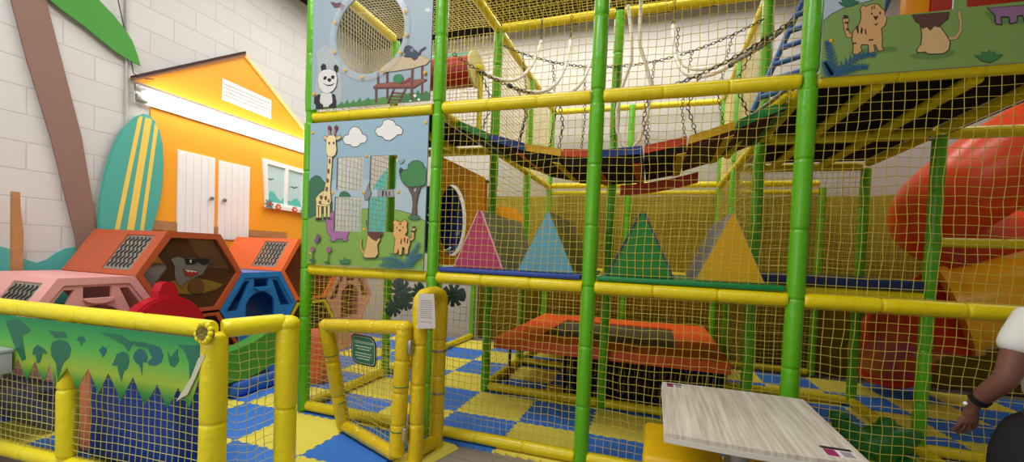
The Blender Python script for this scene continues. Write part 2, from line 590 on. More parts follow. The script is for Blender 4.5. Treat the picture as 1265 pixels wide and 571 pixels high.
ART_TOP={
 'grass':[(0.052,2.495),(0.055,2.52),(0.183,2.546),(0.288,2.531),(0.349,2.552),(0.451,2.548),(0.55,2.558),(0.648,2.564),(0.782,2.578),(0.967,2.588),(1.183,2.572),(1.188,2.448),(0.633,2.461),(0.057,2.465)],
 'tuft1':[(0.319,2.529),(0.359,2.568),(0.38,2.54),(0.409,2.581),(0.431,2.543),(0.474,2.573),(0.487,2.542),(0.53,2.586),(0.551,2.548),(0.608,2.583),(0.629,2.549),(0.669,2.514),(0.351,2.501)],
 'tuft2':[(0.895,2.546),(0.931,2.591),(0.959,2.565),(0.985,2.603),(1.023,2.568),(1.039,2.606),(1.068,2.568),(1.111,2.593),(1.157,2.558),(1.183,2.572),(1.186,2.479),(0.935,2.488)],
 'roof':[(0.698,2.779),(0.754,2.822),(0.846,2.86),(0.956,2.87),(1.065,2.849),(1.141,2.815),(1.104,2.783),(0.997,2.767),(0.85,2.76),(0.737,2.759)],
 'deck':[(0.649,2.658),(0.686,2.678),(1.108,2.68),(1.115,2.667),(1.012,2.62),(0.655,2.645)],
 'deck2':[(0.649,2.658),(0.655,2.645),(1.012,2.62),(1.115,2.667),(1.115,2.677),(1.011,2.632)],
 'post1':[(0.665,2.644),(0.688,2.642),(0.688,2.532),(0.672,2.536)],
 'post2':[(0.759,2.771),(0.782,2.772),(0.79,2.554),(0.771,2.555)],
 'post3':[(0.979,2.767),(1.0,2.768),(1.002,2.539),(0.98,2.54)],
 'post4':[(1.061,2.781),(1.082,2.782),(1.087,2.564),(1.07,2.565)],
 'post5':[(0.679,2.764),(0.699,2.764),(0.702,2.677),(0.683,2.675)],
 'lad1':[(0.829,2.631),(0.844,2.63),(0.792,2.509),(0.773,2.513)],
 'lad2':[(0.929,2.623),(0.944,2.622),(0.886,2.499),(0.867,2.503)],
 'rung1':[(0.818,2.606),(0.919,2.592),(0.916,2.583),(0.815,2.597)],
 'rung2':[(0.808,2.581),(0.909,2.567),(0.906,2.558),(0.805,2.572)],
 'rung3':[(0.798,2.556),(0.896,2.543),(0.892,2.534),(0.794,2.547)],
 'rung4':[(0.787,2.535),(0.885,2.521),(0.882,2.512),(0.784,2.525)],
 'melon':[(0.826,2.698),(0.836,2.723),(0.862,2.733),(0.896,2.727),(0.915,2.706),(0.912,2.678),(0.883,2.665),(0.85,2.671)],
 'mslice':[(0.891,2.664),(0.977,2.704),(0.964,2.677),(0.919,2.662)],
 'monkey':[(0.911,2.909),(0.921,2.933),(0.95,2.939),(0.979,2.927),(1.006,2.899),(1.032,2.881),(1.047,2.86),(1.03,2.831),(1.004,2.821),(0.975,2.846),(0.942,2.849),(0.913,2.858),(0.929,2.872),(0.915,2.886)],
 'mtail':[(1.029,2.862),(1.049,2.894),(1.074,2.907),(1.095,2.914),(1.099,2.904),(1.078,2.894),(1.06,2.884),(1.047,2.854)],
 'mface':[(0.966,2.909),(0.983,2.917),(0.999,2.9),(0.988,2.885),(0.97,2.887)],
 'pbody':[(0.124,2.636),(0.158,2.65),(0.242,2.644),(0.289,2.62),(0.291,2.556),(0.267,2.532),(0.183,2.533),(0.136,2.558)],
 'phead':[(0.124,2.755),(0.131,2.805),(0.173,2.827),(0.236,2.83),(0.295,2.804),(0.313,2.747),(0.303,2.689),(0.273,2.655),(0.222,2.638),(0.175,2.652),(0.139,2.694)],
 'pear1':[(0.156,2.82),(0.146,2.858),(0.167,2.88),(0.193,2.871),(0.198,2.84),(0.182,2.818)],
 'pear2':[(0.273,2.846),(0.293,2.861),(0.318,2.845),(0.315,2.805),(0.295,2.801),(0.278,2.822)],
 'parm1':[(0.124,2.636),(0.154,2.64),(0.147,2.586),(0.157,2.548),(0.123,2.542),(0.088,2.573),(0.091,2.611)],
 'parm2':[(0.264,2.635),(0.293,2.626),(0.307,2.571),(0.305,2.521),(0.268,2.515),(0.242,2.542),(0.274,2.564)],
 'pleg1':[(0.106,2.551),(0.148,2.572),(0.183,2.55),(0.18,2.495),(0.156,2.471),(0.117,2.486)],
 'pleg2':[(0.238,2.543),(0.27,2.557),(0.304,2.545),(0.305,2.518),(0.268,2.503),(0.243,2.519)],
 'peye1':[(0.175,2.764),(0.191,2.78),(0.213,2.771),(0.205,2.751),(0.184,2.746)],
 'peye2':[(0.251,2.768),(0.267,2.78),(0.288,2.768),(0.284,2.748),(0.259,2.75)],
 'pnose':[(0.213,2.751),(0.234,2.759),(0.259,2.75),(0.252,2.731),(0.231,2.726)],
 'psmile':[(0.168,2.727),(0.219,2.706),(0.261,2.706),(0.298,2.72),(0.266,2.696),(0.22,2.696)],
 'glow':[(0.119,2.84),(0.093,2.979),(0.124,3.01),(0.187,3.028),(0.23,2.998),(0.317,2.872),(0.343,2.736),(0.357,2.618),(0.319,2.537),(0.119,2.551),(0.088,2.69)],
 'balloon':[(0.217,3.358),(0.249,3.357),(0.28,3.343),(0.313,3.345),(0.363,3.315),(0.334,3.276),(0.312,3.305),(0.261,3.309)],
 'star':[(1.083,3.2),(1.098,3.192),(1.108,3.199),(1.116,3.183),(1.134,3.175),(1.113,3.168),(1.103,3.157),(1.091,3.171),(1.066,3.177),(1.084,3.184)],
 'flw1':[(1.005,2.567),(1.026,2.574),(1.037,2.558),(1.02,2.547)],
 'flw2':[(1.042,2.536),(1.06,2.541),(1.068,2.524),(1.05,2.519)],
 'flw3':[(0.97,2.525),(0.988,2.533),(0.996,2.517),(0.978,2.512)],
}
ART_RIGHT={
 'hill':[(3.595,2.784),(3.632,2.815),(3.69,2.841),(3.805,2.86),(3.939,2.881),(4.454,2.83),(4.478,2.442),(3.586,2.452)],
 'tiger':[(3.765,2.804),(3.759,2.825),(3.77,2.84),(3.784,2.83),(3.806,2.841),(3.836,2.836),(3.854,2.812),(3.868,2.797),(3.879,2.755),(3.872,2.722),(3.857,2.706),(3.864,2.662),(3.865,2.608),(3.875,2.593),(3.853,2.59),(3.839,2.624),(3.828,2.628),(3.835,2.587),(3.812,2.584),(3.807,2.628),(3.774,2.634),(3.771,2.618),(3.776,2.597),(3.752,2.579),(3.74,2.589),(3.739,2.635),(3.731,2.664),(3.733,2.705),(3.761,2.743),(3.766,2.776)],
 'tigertail':[(3.725,2.676),(3.706,2.681),(3.692,2.724),(3.682,2.78),(3.688,2.799),(3.702,2.794),(3.708,2.771),(3.702,2.75),(3.715,2.699),(3.729,2.689)],
 'st1':[(3.743,2.731),(3.755,2.738),(3.759,2.694),(3.753,2.692)],
 'st2':[(3.767,2.728),(3.777,2.714),(3.774,2.686),(3.766,2.696)],
 'st3':[(3.784,2.715),(3.791,2.709),(3.795,2.681),(3.788,2.685)],
 'st4':[(3.692,2.765),(3.709,2.76),(3.707,2.75),(3.69,2.754)],
 'st5':[(3.697,2.729),(3.713,2.724),(3.714,2.713),(3.7,2.717)],
 'st6':[(3.683,2.8),(3.702,2.797),(3.708,2.78),(3.684,2.78)],
 'st7':[(3.807,2.832),(3.812,2.832),(3.813,2.813),(3.808,2.813)],
 'st8':[(3.818,2.833),(3.823,2.833),(3.824,2.814),(3.819,2.814)],
 'st9':[(3.734,2.647),(3.751,2.645),(3.751,2.637),(3.735,2.639)],
 'st10':[(3.805,2.655),(3.826,2.656),(3.827,2.648),(3.806,2.647)],
 'tnose':[(3.817,2.777),(3.842,2.776),(3.832,2.75)],
 'tmouth':[(3.819,2.741),(3.831,2.734),(3.846,2.74),(3.834,2.723)],
 'te1':[(3.807,2.794),(3.813,2.799),(3.816,2.788),(3.81,2.783)],
 'te2':[(3.843,2.795),(3.85,2.797),(3.853,2.785),(3.846,2.781)],
 'lionbody':[(4.028,2.699),(4.059,2.69),(4.101,2.69),(4.115,2.673),(4.136,2.637),(4.153,2.603),(4.151,2.564),(4.131,2.548),(4.093,2.549),(4.067,2.552),(4.055,2.564),(4.023,2.564),(4.02,2.578),(4.036,2.603),(4.037,2.656)],
 'lionmane':[(3.99,2.759),(4.14,2.753),(4.137,2.722),(4.121,2.708),(4.101,2.685),(4.085,2.695),(4.07,2.673),(4.054,2.693),(4.037,2.685),(4.023,2.713),(4.007,2.725)],
 'liontail':[(4.147,2.627),(4.173,2.627),(4.189,2.657),(4.188,2.703),(4.178,2.73),(4.179,2.755),(4.187,2.754),(4.197,2.701),(4.198,2.65),(4.181,2.615),(4.152,2.611)],
 'hippo':[(4.295,2.753),(4.44,2.745),(4.461,2.73),(4.459,2.681),(4.44,2.671),(4.432,2.702),(4.41,2.702),(4.408,2.67),(4.387,2.667),(4.381,2.701),(4.346,2.705),(4.352,2.667),(4.332,2.672),(4.327,2.715)],
 'sh1':[(3.716,2.597),(3.819,2.613),(3.933,2.603),(3.93,2.58),(3.856,2.576),(3.748,2.574)],
 'sh2':[(3.986,2.552),(4.044,2.57),(4.182,2.556),(4.173,2.533),(4.111,2.518),(4.014,2.531)],
 'sh3':[(4.284,2.741),(4.317,2.679),(4.446,2.658),(4.459,2.675)],
 'tuft':[(4.256,2.525),(4.292,2.518),(4.282,2.54),(4.304,2.527),(4.312,2.542),(4.319,2.526),(4.336,2.534),(4.331,2.517),(4.365,2.516),(4.342,2.493),(4.319,2.482),(4.288,2.493)],
 'fernbush':[(3.655,2.875),(3.677,2.869),(3.668,2.893),(3.69,2.881),(3.703,2.902),(3.716,2.88),(3.732,2.889),(3.731,2.87),(3.752,2.864),(3.732,2.848),(3.702,2.841),(3.673,2.856)],
}
ART_SHARK={
 'body':[(-0.279,1.25),(-0.223,1.272),(-0.169,1.254),(-0.094,1.261),(0.004,1.25),(0.061,1.21),(0.029,1.163),(0.002,1.112),(-0.072,1.083),(-0.156,1.044),(-0.179,0.998),(-0.215,1.025),(-0.245,1.105),(-0.243,1.183)],
 'glasses':[(-0.169,1.254),(0.06,1.258),(0.057,1.21),(0.001,1.191),(-0.043,1.223),(-0.081,1.2),(-0.153,1.2)],
 'glint':[(-0.12,1.242),(-0.105,1.246),(-0.105,1.215),(-0.12,1.219)],
 'mouth':[(-0.176,1.163),(-0.042,1.141),(-0.049,1.11),(-0.11,1.088),(-0.157,1.102)],
 'teeth':[(-0.167,1.159),(-0.049,1.139),(-0.065,1.126),(-0.08,1.138),(-0.099,1.127),(-0.115,1.142),(-0.133,1.131),(-0.148,1.147)],
 'board':[(-0.337,1.021),(-0.29,1.051),(-0.184,1.074),(-0.071,1.073),(0.068,1.05),(0.207,1.002),(0.133,0.959),(0.01,0.933),(-0.107,0.93),(-0.236,0.951),(-0.306,0.982)],
 'ring':[(-0.131,1.001),(-0.12,1.037),(-0.09,1.061),(-0.052,1.063),(-0.012,1.047),(0.008,1.013),(0.009,0.973),(-0.014,0.939),(-0.057,0.93),(-0.1,0.945),(-0.123,0.97)],
 'sea':[(-0.47,1.007),(-0.337,1.021),(-0.107,0.93),(0.207,0.996),(0.264,0.961),(0.137,0.744),(-0.354,0.818)],
}

# ------------------------------------------------------------------ the room
def wall_blocks():
    m = mat('painted_blockwork', (226, 223, 222), 0.75, 0.2)
    nt = m.node_tree
    b = nt.nodes['Principled BSDF']
    g = nt.nodes.new('ShaderNodeNewGeometry')
    sx = nt.nodes.new('ShaderNodeSeparateXYZ')
    cx = nt.nodes.new('ShaderNodeCombineXYZ')
    nt.links.new(g.outputs['Position'], sx.inputs[0])
    nt.links.new(sx.outputs['Y'], cx.inputs['X'])
    ad = nt.nodes.new('ShaderNodeMath')
    ad.operation = 'SUBTRACT'
    ad.inputs[1].default_value = 0.099
    nt.links.new(sx.outputs['Z'], ad.inputs[0])
    nt.links.new(ad.outputs[0], cx.inputs['Y'])
    br = nt.nodes.new('ShaderNodeTexBrick')
    br.inputs['Scale'].default_value = 1
    br.inputs['Brick Width'].default_value = 0.465
    br.inputs['Row Height'].default_value = 0.2325
    br.inputs['Mortar Size'].default_value = 0.005
    br.inputs['Mortar Smooth'].default_value = 0.4
    br.inputs['Color1'].default_value = lin((214, 211, 210))
    br.inputs['Color2'].default_value = lin((209, 206, 205))
    br.inputs['Mortar'].default_value = lin((196, 193, 192))
    nt.links.new(cx.outputs[0], br.inputs['Vector'])
    nt.links.new(br.outputs['Color'], b.inputs['Base Color'])
    n = nt.nodes.new('ShaderNodeTexNoise')
    n.inputs['Scale'].default_value = 9
    n.inputs['Detail'].default_value = 6
    nt.links.new(g.outputs['Position'], n.inputs['Vector'])
    mx = nt.nodes.new('ShaderNodeMath')
    mx.operation = 'MULTIPLY_ADD'
    mx.inputs[1].default_value = 0.35
    nt.links.new(n.outputs['Fac'], mx.inputs[0])
    iv = nt.nodes.new('ShaderNodeMath')
    iv.operation = 'SUBTRACT'
    iv.inputs[0].default_value = 1
    nt.links.new(br.outputs['Fac'], iv.inputs[1])
    nt.links.new(iv.outputs[0], mx.inputs[2])
    bp = nt.nodes.new('ShaderNodeBump')
    bp.inputs['Strength'].default_value = 0.6
    bp.inputs['Distance'].default_value = 0.007
    nt.links.new(mx.outputs[0], bp.inputs['Height'])
    nt.links.new(bp.outputs['Normal'], b.inputs['Normal'])
    return m


def plank_floor():
    m = mat('grey_plank_floor', (150, 138, 128), 0.5, 0.4)
    nt = m.node_tree
    b = nt.nodes['Principled BSDF']
    g = nt.nodes.new('ShaderNodeNewGeometry')
    mp = nt.nodes.new('ShaderNodeMapping')
    mp.inputs['Rotation'].default_value = (0, 0, radians(8))
    nt.links.new(g.outputs['Position'], mp.inputs['Vector'])
    br = nt.nodes.new('ShaderNodeTexBrick')
    br.inputs['Scale'].default_value = 1
    br.inputs['Brick Width'].default_value = 1.2
    br.inputs['Row Height'].default_value = 0.15
    br.inputs['Mortar Size'].default_value = 0.002
    br.inputs['Color1'].default_value = lin((150, 138, 130))
    br.inputs['Color2'].default_value = lin((128, 116, 108))
    br.inputs['Mortar'].default_value = lin((84, 76, 70))
    nt.links.new(mp.outputs[0], br.inputs['Vector'])
    n = nt.nodes.new('ShaderNodeTexNoise')
    n.inputs['Scale'].default_value = 3
    n.inputs['Detail'].default_value = 5
    mp2 = nt.nodes.new('ShaderNodeMapping')
    mp2.inputs['Scale'].default_value = (1.2, 14, 1)
    nt.links.new(mp.outputs[0], mp2.inputs['Vector'])
    nt.links.new(mp2.outputs[0], n.inputs['Vector'])
    h = nt.nodes.new('ShaderNodeHueSaturation')
    r = nt.nodes.new('ShaderNodeMapRange')
    r.inputs['To Min'].default_value = .8
    r.inputs['To Max'].default_value = 1.2
    nt.links.new(n.outputs['Fac'], r.inputs['Value'])
    nt.links.new(r.outputs['Result'], h.inputs['Value'])
    nt.links.new(br.outputs['Color'], h.inputs['Color'])
    nt.links.new(h.outputs['Color'], b.inputs['Base Color'])
    return m


XW = -2.35          # left wall face
YB = 3.78           # back wall face
ZC = 5.0            # ceiling
m = MB().use(wall_blocks()); m.box((XW - .15, -6, 0), (XW, YB + .15, ZC)); struct(m, 'wall_left')
WALLW = mat('white_wall_paint', (194, 190, 183), 0.8, 0.2, 0.03, 3)
m = MB().use(WALLW); m.box((XW, YB, 0), (9, YB + .15, ZC)); struct(m, 'wall_back')
m = MB().use(mat('grey_wall_paint', (206, 204, 200), 0.8, 0.2)); m.box((9, -6, 0), (9.15, YB + .15, ZC)); struct(m, 'wall_right')
m = MB().use(mat('beige_wall_paint', (214, 210, 204), 0.8, 0.2)); m.box((XW - .15, -6.15, 0), (9.15, -6, ZC)); struct(m, 'wall_front')
m = MB().use(mat('dark_ceiling', (34, 32, 30), 0.9, 0.1)); m.box((XW - .15, -6.15, ZC), (9.15, YB + .15, ZC + .15)); struct(m, 'ceiling')
m = MB().use(plank_floor()); m.box((XW - .15, -6.15, -.1), (9.15, YB + .15, 0)); struct(m, 'floor')

# interlocking foam tiles, each its own piece
TILEY = mat('yellow_foam_tile', (238, 224, 92), 0.75, 0.25, 0.04, 20)
TILEB = mat('blue_foam_tile', (62, 126, 220), 0.75, 0.25, 0.04, 20)
P = 0.58
TEETH = 7


def tooth(t):
    k = t * TEETH
    f = k - math.floor(k)
    return 0.0 if (f < .25 or f >= .75) else 0.013


def tile_outline(w, d, s=(1, 1, 1, 1)):
    def side(ax):
        pts = []
        for k in range(TEETH):
            for f, q in ((.25, 0), (.25, 1), (.75, 1), (.75, 0)):
                pts.append(((k + f) / TEETH, q * .013))
        return pts
    b = side(0)
    g = .0012
    o = [(g, g)] + [(w * t, h * s[0] + g) for t, h in b]
    o += [(w - g, g)] + [(w - g + h * s[1], d * t) for t, h in b]
    o += [(w - g, d - g)] + [(w * t, d - g + h * s[2]) for t, h in reversed(b)]
    o += [(g, d - g)] + [(g + h * s[3], d * t) for t, h in reversed(b)]
    return o


def tile_mesh(matl):
    mb = MB().use(matl)
    mb.plate(tile_outline(P, P), [], XY(0), 0.0005, 0.015)
    return mb


protos = {}
for j in range(-2, 7):
    for i in range(-5, 11):
        if j < 0 and i > 0:
            continue
        x, y = .58 + P * i, -.06 + P * j
        if x < XW + .01 or y + P > YB + .02:
            continue
        yel = (i + j) % 2 == 0
        key = 'y' if yel else 'b'
        if key not in protos:
            o = tile_mesh(TILEY if yel else TILEB).build('floor_tile')
            protos[key] = o
        else:
            o = protos[key].copy()
            COL.objects.link(o)
        o.location = (x + P / 2 + .0065, y + P / 2 + .0065, 0.0005)
        c = 'yellow' if yel else 'blue'
        if i <= 0 and j < 0:
            tag(o, c + ' jigsaw foam floor tile in the toddler area outside the frame', 'floor tile', c + ' tiles of the toddler area')
        else:
            tag(o, c + ' jigsaw foam floor tile of the checkered floor inside the play frame', 'floor tile', c + ' tiles inside the play frame')

# ------------------------------------------------------------------ play frame
GX = [0, 1.19, 2.36, 3.555, 4.74, 5.93]
GY = [0, 1.17, 2.35, 3.54]
L1, L2, L3 = 1.22, 2.477, 3.67
frame = thing('play_frame', 'tall soft play frame of green foam posts and yellow foam beams', 'play frame', (2.36, 1.77, 0))
for i, x in enumerate(GX):
    for j, y in enumerate(GY):
        if (i, j) in ((2, 2), (5, 0), (5, 2)):
            continue
        top = {0: 3.95, 1: 3.66}.get(j, 3.62)
        if i in (0,) and j > 1:
            top = 2.5
        if i >= 4 and j >= 1:
            top = 2.44
        m = MB().use(GRN)
        r = .048 if j == 0 else .045
        m.foam((x, y, 0.016), (x, y, L2 - .045), r, .42)
        if top > 2.6:
            m.foam((x, y, L2 + .045), (x, y, top), r, .42)
            m.tube([(x, y, L2 - .05), (x, y, L2 + .05)], r * .8, 12)
        m.build('post', frame)


def beam(a, b, r=.042, step=.33, gap=.04, mt=None):
    a, b = Vector(a), Vector(b)
    d = (b - a).normalized()
    m = MB().use(mt or YEL)
    m.foam(a + d * gap, b - d * gap, r, step)
    m.build('beam', frame)


for i in range(4):
    a, b = GX[i], GX[i + 1]
    for z in (.065, L1, L2, L3 + .05):
        beam((a, 0, z), (b, 0, z))
beam((GX[4], 0, L1), (GX[5], 0, L1)); beam((GX[4], 0, L2), (GX[5], 0, L2))
for i in (1, 2, 3, 4):
    beam((GX[i], GY[1], .065), (GX[i + 1], GY[1], .065))
for i in (1, 2, 3):
    beam((GX[i], GY[1], L1), (GX[i + 1], GY[1], L1))
for i in (0, 3, 4):
    beam((GX[i], GY[1], L2 - .03), (GX[i + 1], GY[1], L2 - .03))
for i in (1, 2):
    beam((GX[i], GY[1], L3 - .02), (GX[i + 1], GY[1], L3 - .02))
for i in (3,):
    beam((GX[i], GY[2], .065), (GX[i + 1], GY[2], .065)); beam((GX[i], GY[2], L2 - .03), (GX[i + 1], GY[2], L2 - .03))
    beam((GX[i], GY[2], L1 + .02), (GX[i + 1], GY[2], L1 + .02))
beam((GX[1], GY[2], .065), (GX[2] + .6, GY[2], .065))
beam((GX[4], GY[1], 1.64), (GX[5], GY[1], 1.64), .036)
for i in (1, 2, 3):
    beam((GX[i], GY[3], .065), (GX[i + 1], GY[3], .065)); beam((GX[i], GY[3], L1), (GX[i + 1], GY[3], L1))
    beam((GX[i], GY[3], L2), (GX[i + 1], GY[3], L2)); beam((GX[i], GY[3], L2 - .11), (GX[i + 1], GY[3], L2 - .11), .036)
for i in (1, 2):
    beam((GX[i], GY[3], L3 - .08), (GX[i + 1], GY[3], L3 - .08))
for x, z, js in ((GX[0], .065, (0, 1, 2)), (GX[1], .065, (1, 2)), (GX[3], .065, (1, 2)), (GX[4], .065, (0, 1)),
                 (GX[1], L1, (0, 1, 2)), (GX[2], L1, (0,)), (GX[3], L1, (0, 1, 2)), (GX[4], L1, (1,)),
                 (GX[0], L2, (0,)), (GX[1], L2 - .02, (0, 1, 2)), (GX[3], L2 - .02, (0, 1, 2)), (GX[4], L2, (0, 1)),
                 (GX[1], L3 - .04, (0, 1, 2)), (GX[3], L3 - .04, (0, 1, 2)), (GX[0], L3, (0,))):
    for j in js:
        beam((x, GY[j], z), (x, GY[j + 1], z))
for x in (3.9, 4.33):
    for j in (0, 1):
        beam((x, GY[j], L2 - .03), (x, GY[j + 1], L2 - .03), .036)
for x in (.4, .8):
    beam((x, GY[0], L2 - .03), (x, GY[1], L2 - .03), .036)
# steel cable clamp at the far post under the upper deck
m = MB().use(STEEL)
m.tube([(4.70, 1.17, 2.40), (4.70, .03, 2.40)], .005, 6)
m.ball((4.66, 1.12, 2.40), .018, 8, 6)
m.build('bracing_cable', frame)

# ------------------------------------------------------------------ nets
lv = {0: (.11, L1 - .045, 'ground level'), 1: (L1 + .045, L2 - .045, 'middle level'), 2: (L2 + .045, L3 + .01, 'top level')}
bays = ['beside the entrance gate', 'between the second and third front posts', 'between the third and fourth front posts', 'at the far end near the slides']
sd = 0
for i in range(4):
    for l in (0, 1, 2):
        if (i == 0 and l > 0) or (i == 3 and l == 2):
            continue
        z0, z1, nm = lv[l]
        net('safety_net', 'yellow cord net on the frame front, %s, %s' % (nm, bays[i]), (GX[i] + .045, -.012, z0), (GX[i + 1] - GX[i] - .09, 0, 0), (0, 0, z1 - z0), seed=sd, sag=.014)
        sd += 1
net('safety_net', 'yellow net roof over the rope bridge on the top level', (GX[1], .03, L3 + .0), (GX[3] - GX[1], 0, 0), (0, 1.1, 0), mat('brighter_lit_cord', (236, 216, 84), .7, .2), cell=.042, r=.0034, seed=31, sag=.03)  # roof cord coloured brighter to put the overhead light into it
net('safety_net', 'pale net roof over the top level behind the round window', (GX[0] + .05, .03, L3), (GX[1] - .1, 0, 0), (0, 1.1, 0), NETC, .045, seed=33, sag=.03)
net('safety_net', 'pale net wall at the rear of the bay behind the round window', (GX[0] + .05, GY[1], L2 + .05), (GX[1] - .1, 0, 0), (0, 0, L3 - L2 - .1), NETC, .045, seed=34)
sides = [
    (GX[0], 0, 0, 'yellow net wall at the ground level beside the orange tunnel blocks'),
    (GX[0], 0, 1, 'yellow net wall behind the window panel on the middle level'),
    (GX[0], 0, 2, 'pale net wall behind the round window on the top level'),
    (GX[1], 1, 1, 'yellow net wall behind the pink wedge on the middle level'),
    (GX[1], 1, 2, 'pale net wall sloping away above the black bridge, roller end'),
    (GX[1], 1, 0, 'yellow net wall at the ground level along the trampoline end near the white wall'),
    (GX[3], 1, 1, 'yellow net wall behind the yellow wedge on the middle level'),
    (GX[3], 1, 2, 'yellow net wall above the bridge at the blue ladder end'),
    (GX[3], 1, 0, 'yellow net wall at the ground level at the trampoline end near the slides'),
]
for x, j, l, lab in sides:
    z0, z1, nm = lv[l]
    if l == 2:
        z1 = L3 - .06
    net('safety_net', lab, (x, GY[j] + .05, z0), (0, GY[j + 1] - GY[j] - .1, 0), (0, 0, z1 - z0), NETC if l == 2 else NETM, seed=40 + sd)
    sd += 1
for (x, l, lab) in ((GX[1], 1, 'yellow net wall deep inside on the middle level beside the white wall'), (GX[1], 2, 'pale net wall deep inside on the top level under the sloping beam'),
                    (GX[3], 1, 'yellow net wall deep inside on the middle level towards the slides'), (GX[3], 2, 'pale net wall deep inside on the top level by the ladder')):
    z0, z1, nm = lv[l]
    net('safety_net', lab, (x, GY[2] + .05, z0), (0, GY[3] - GY[2] - .1, 0), (0, 0, min(z1, L3 - .1) - z0), NETC if l == 2 else NETM, seed=60 + sd)
    sd += 1
rear = [(1, 3, 0), (2, 3, 0), (1, 3, 1), (2, 3, 1), (3, 3, 0), (3, 3, 1), (3, 2, 1), (4, 3, 1)]
rl = {(1, 3, 0): 'yellow net at the rear behind the trampoline, pale wall end', (2, 3, 0): 'yellow net at the rear behind the trampoline, slide end',
      (1, 3, 1): 'yellow net at the rear behind the blue wedge', (2, 3, 1): 'yellow net at the rear behind the green wedge',
      (3, 3, 0): 'yellow net at the rear of the ground level near the red slide end', (3, 3, 1): 'yellow net at the rear of the middle level behind the navy deck',
      (3, 2, 1): 'yellow net standing on the navy deck', (4, 3, 1): 'yellow net far behind the orange tube slide'}
for i, j, l in rear:
    z0, z1, nm = lv[l]
    net('safety_net', rl[(i, j, l)], (GX[i] + .05, GY[j] - .05, z0), (GX[i + 1] - GX[i] - .1, 0, 0), (0, 0, z1 - z0), seed=80 + sd)
    sd += 1

# ------------------------------------------------------------------ decks and wedges
def pad(name, lab, a, b, mt, cat='deck pad'):
    m = MB().use(mt)
    m.box(a, b, .012)
    return tag(m.build(name), lab, cat)


ZD = 1.264
pad('deck_pad', 'blue padded deck mat under the pink and light blue wedges', (1.245, -.03, ZD), (2.305, 1.11, ZD + .034), BLUEP)
pad('deck_pad', 'green padded deck mat under the green and yellow wedges', (2.415, -.03, ZD), (3.5, 1.11, ZD + .034), GREENP)
pad('deck_pad', 'navy padded deck mat at the far end behind the front net', (3.61, 1.12, ZD), (4.69, 2.3, ZD + .075), NAVY)
for x0, x1, lab in ((.05, 1.14, 'black deck underside above the orange portal panel'), (3.61, 3.897, 'black deck underside strip beside the fourth front post'),
                    (3.903, 4.327, 'black deck underside strip between the two yellow joists'), (4.333, 4.69, 'black deck underside strip nearest the orange tube slide')):
    m = MB().use(BLACKR)
    m.box((x0, .05, L2 + .014), (x1, 1.12 if x0 < 1 else 2.3, L2 + .055))
    tag(m.build('deck_board'), lab, 'deck')


def wedge(x0, x1, lab, cf, cs, edge=None):
    t = thing('foam_wedge', lab, 'foam wedge', ((x0 + x1) / 2, .55, ZD + .036), 'foam wedges on the middle deck')
    xm, z0, z1 = (x0 + x1) / 2, ZD + .036, ZD + .036 + .425
    y0, y1 = .06, 1.04
    m = MB().use(cs)
    e = .012
    m.add([(x0, y0, z0), (x1, y0, z0), (xm - e, y0, z1), (x0, y1, z0), (x1, y1, z0), (xm - e, y1, z1), (xm + e, y0, z1), (xm + e, y1, z1)],
          [(0, 3, 5, 2), (1, 6, 7, 4), (2, 5, 7, 6), (3, 4, 7, 5), (0, 1, 4, 3), (0, 2, 6, 1)])
    m.build('foam_body', t)
    m = MB().use(cf)
    m.plate([(x0 + .004, z0 + .003), (x1 - .004, z0 + .003), (xm + e * .6, z1 - .004), (xm - e * .6, z1 - .004)], [], XZ(y0), .0005, .006)
    m.build('front_face', t)
    if edge:
        m = MB().use(edge)
        m.tube([(x0, y0 - .006, z0 + .004), (xm - e, y0 - .006, z1)], .006, 6)
        m.tube([(x1, y0 - .006, z0 + .004), (xm + e, y0 - .006, z1)], .006, 6)
        m.build('piping', t)
    return t


GREYS = mat('olive_grey_vinyl', (120, 128, 96), 0.4, 0.4, .1, 8)
LAV = mat('grey_lavender_vinyl', (132, 130, 140), 0.4, 0.4, .1, 8)
PURP = mat('purple_piping', (70, 58, 110), 0.5, 0.4)
wedge(1.335, 1.725, 'crimson pink triangular foam wedge beside the orange portal panel', mat('crimson_vinyl', (176, 40, 96), .45, .4, .06, 8), GREYS, mat('pink_piping', (232, 170, 190), .5, .4))
wedge(1.838, 2.25, 'light blue triangular foam wedge on the blue deck mat', mat('sky_vinyl', (88, 158, 178), .45, .4, .05, 8), mat('olive_vinyl', (130, 120, 40), .45, .4, .06, 8))
wedge(2.47, 2.89, 'dark green triangular foam wedge with purple edges', mat('leaf_vinyl', (22, 122, 36), .45, .4, .06, 8), PURP, PURP)
wedge(3.02, 3.41, 'yellow triangular foam wedge with grey sides', mat('mustard_vinyl', (208, 160, 8), .45, .4, .06, 8), LAV)

# orange portal panel with a round hole, and the blue barrel behind it
PORT = translucent('orange_portal_plastic', (255, 176, 30), .6)
t = thing('portal_panel', 'orange crawl-through panel with a big round hole', 'panel', (1.15, .58, ZD + .036))
m = MB().use(PORT)
m.plate(rrect(.06, ZD + .04, 1.1, 2.16, .03), [ellipse(.42, 1.68, .27, .30, 40)], YZ(1.135), -.004, .004)
m.build('board', t)
m = MB().use(PORT)
m.tube([(1.14, 1.075, ZD + .06), (1.14, 1.075, 2.12)], .03, 10)
m.build('edge_roll', t)
m = MB().use(STEEL)
m.ball((1.17, 1.06, 2.12), .02, 8, 6); m.build('bolt', t)
t = thing('crawl_barrel', 'blue crawl barrel with mirror beads and painted glints behind the orange portal hole', 'tunnel', (.85, .42, ZD + .02))
m = MB().use(mat('barrel_blue', (40, 74, 160), .25, .5, .2, 6))
ring = []
for x, r in ((1.1, .275), (.80, .275), (.79, .26), (1.09, .26)):
    ring.append([(x, .42 + r * cos(2 * pi * k / 28) * .96, 1.68 + r * 1.06 * sin(2 * pi * k / 28)) for k in range(28)])
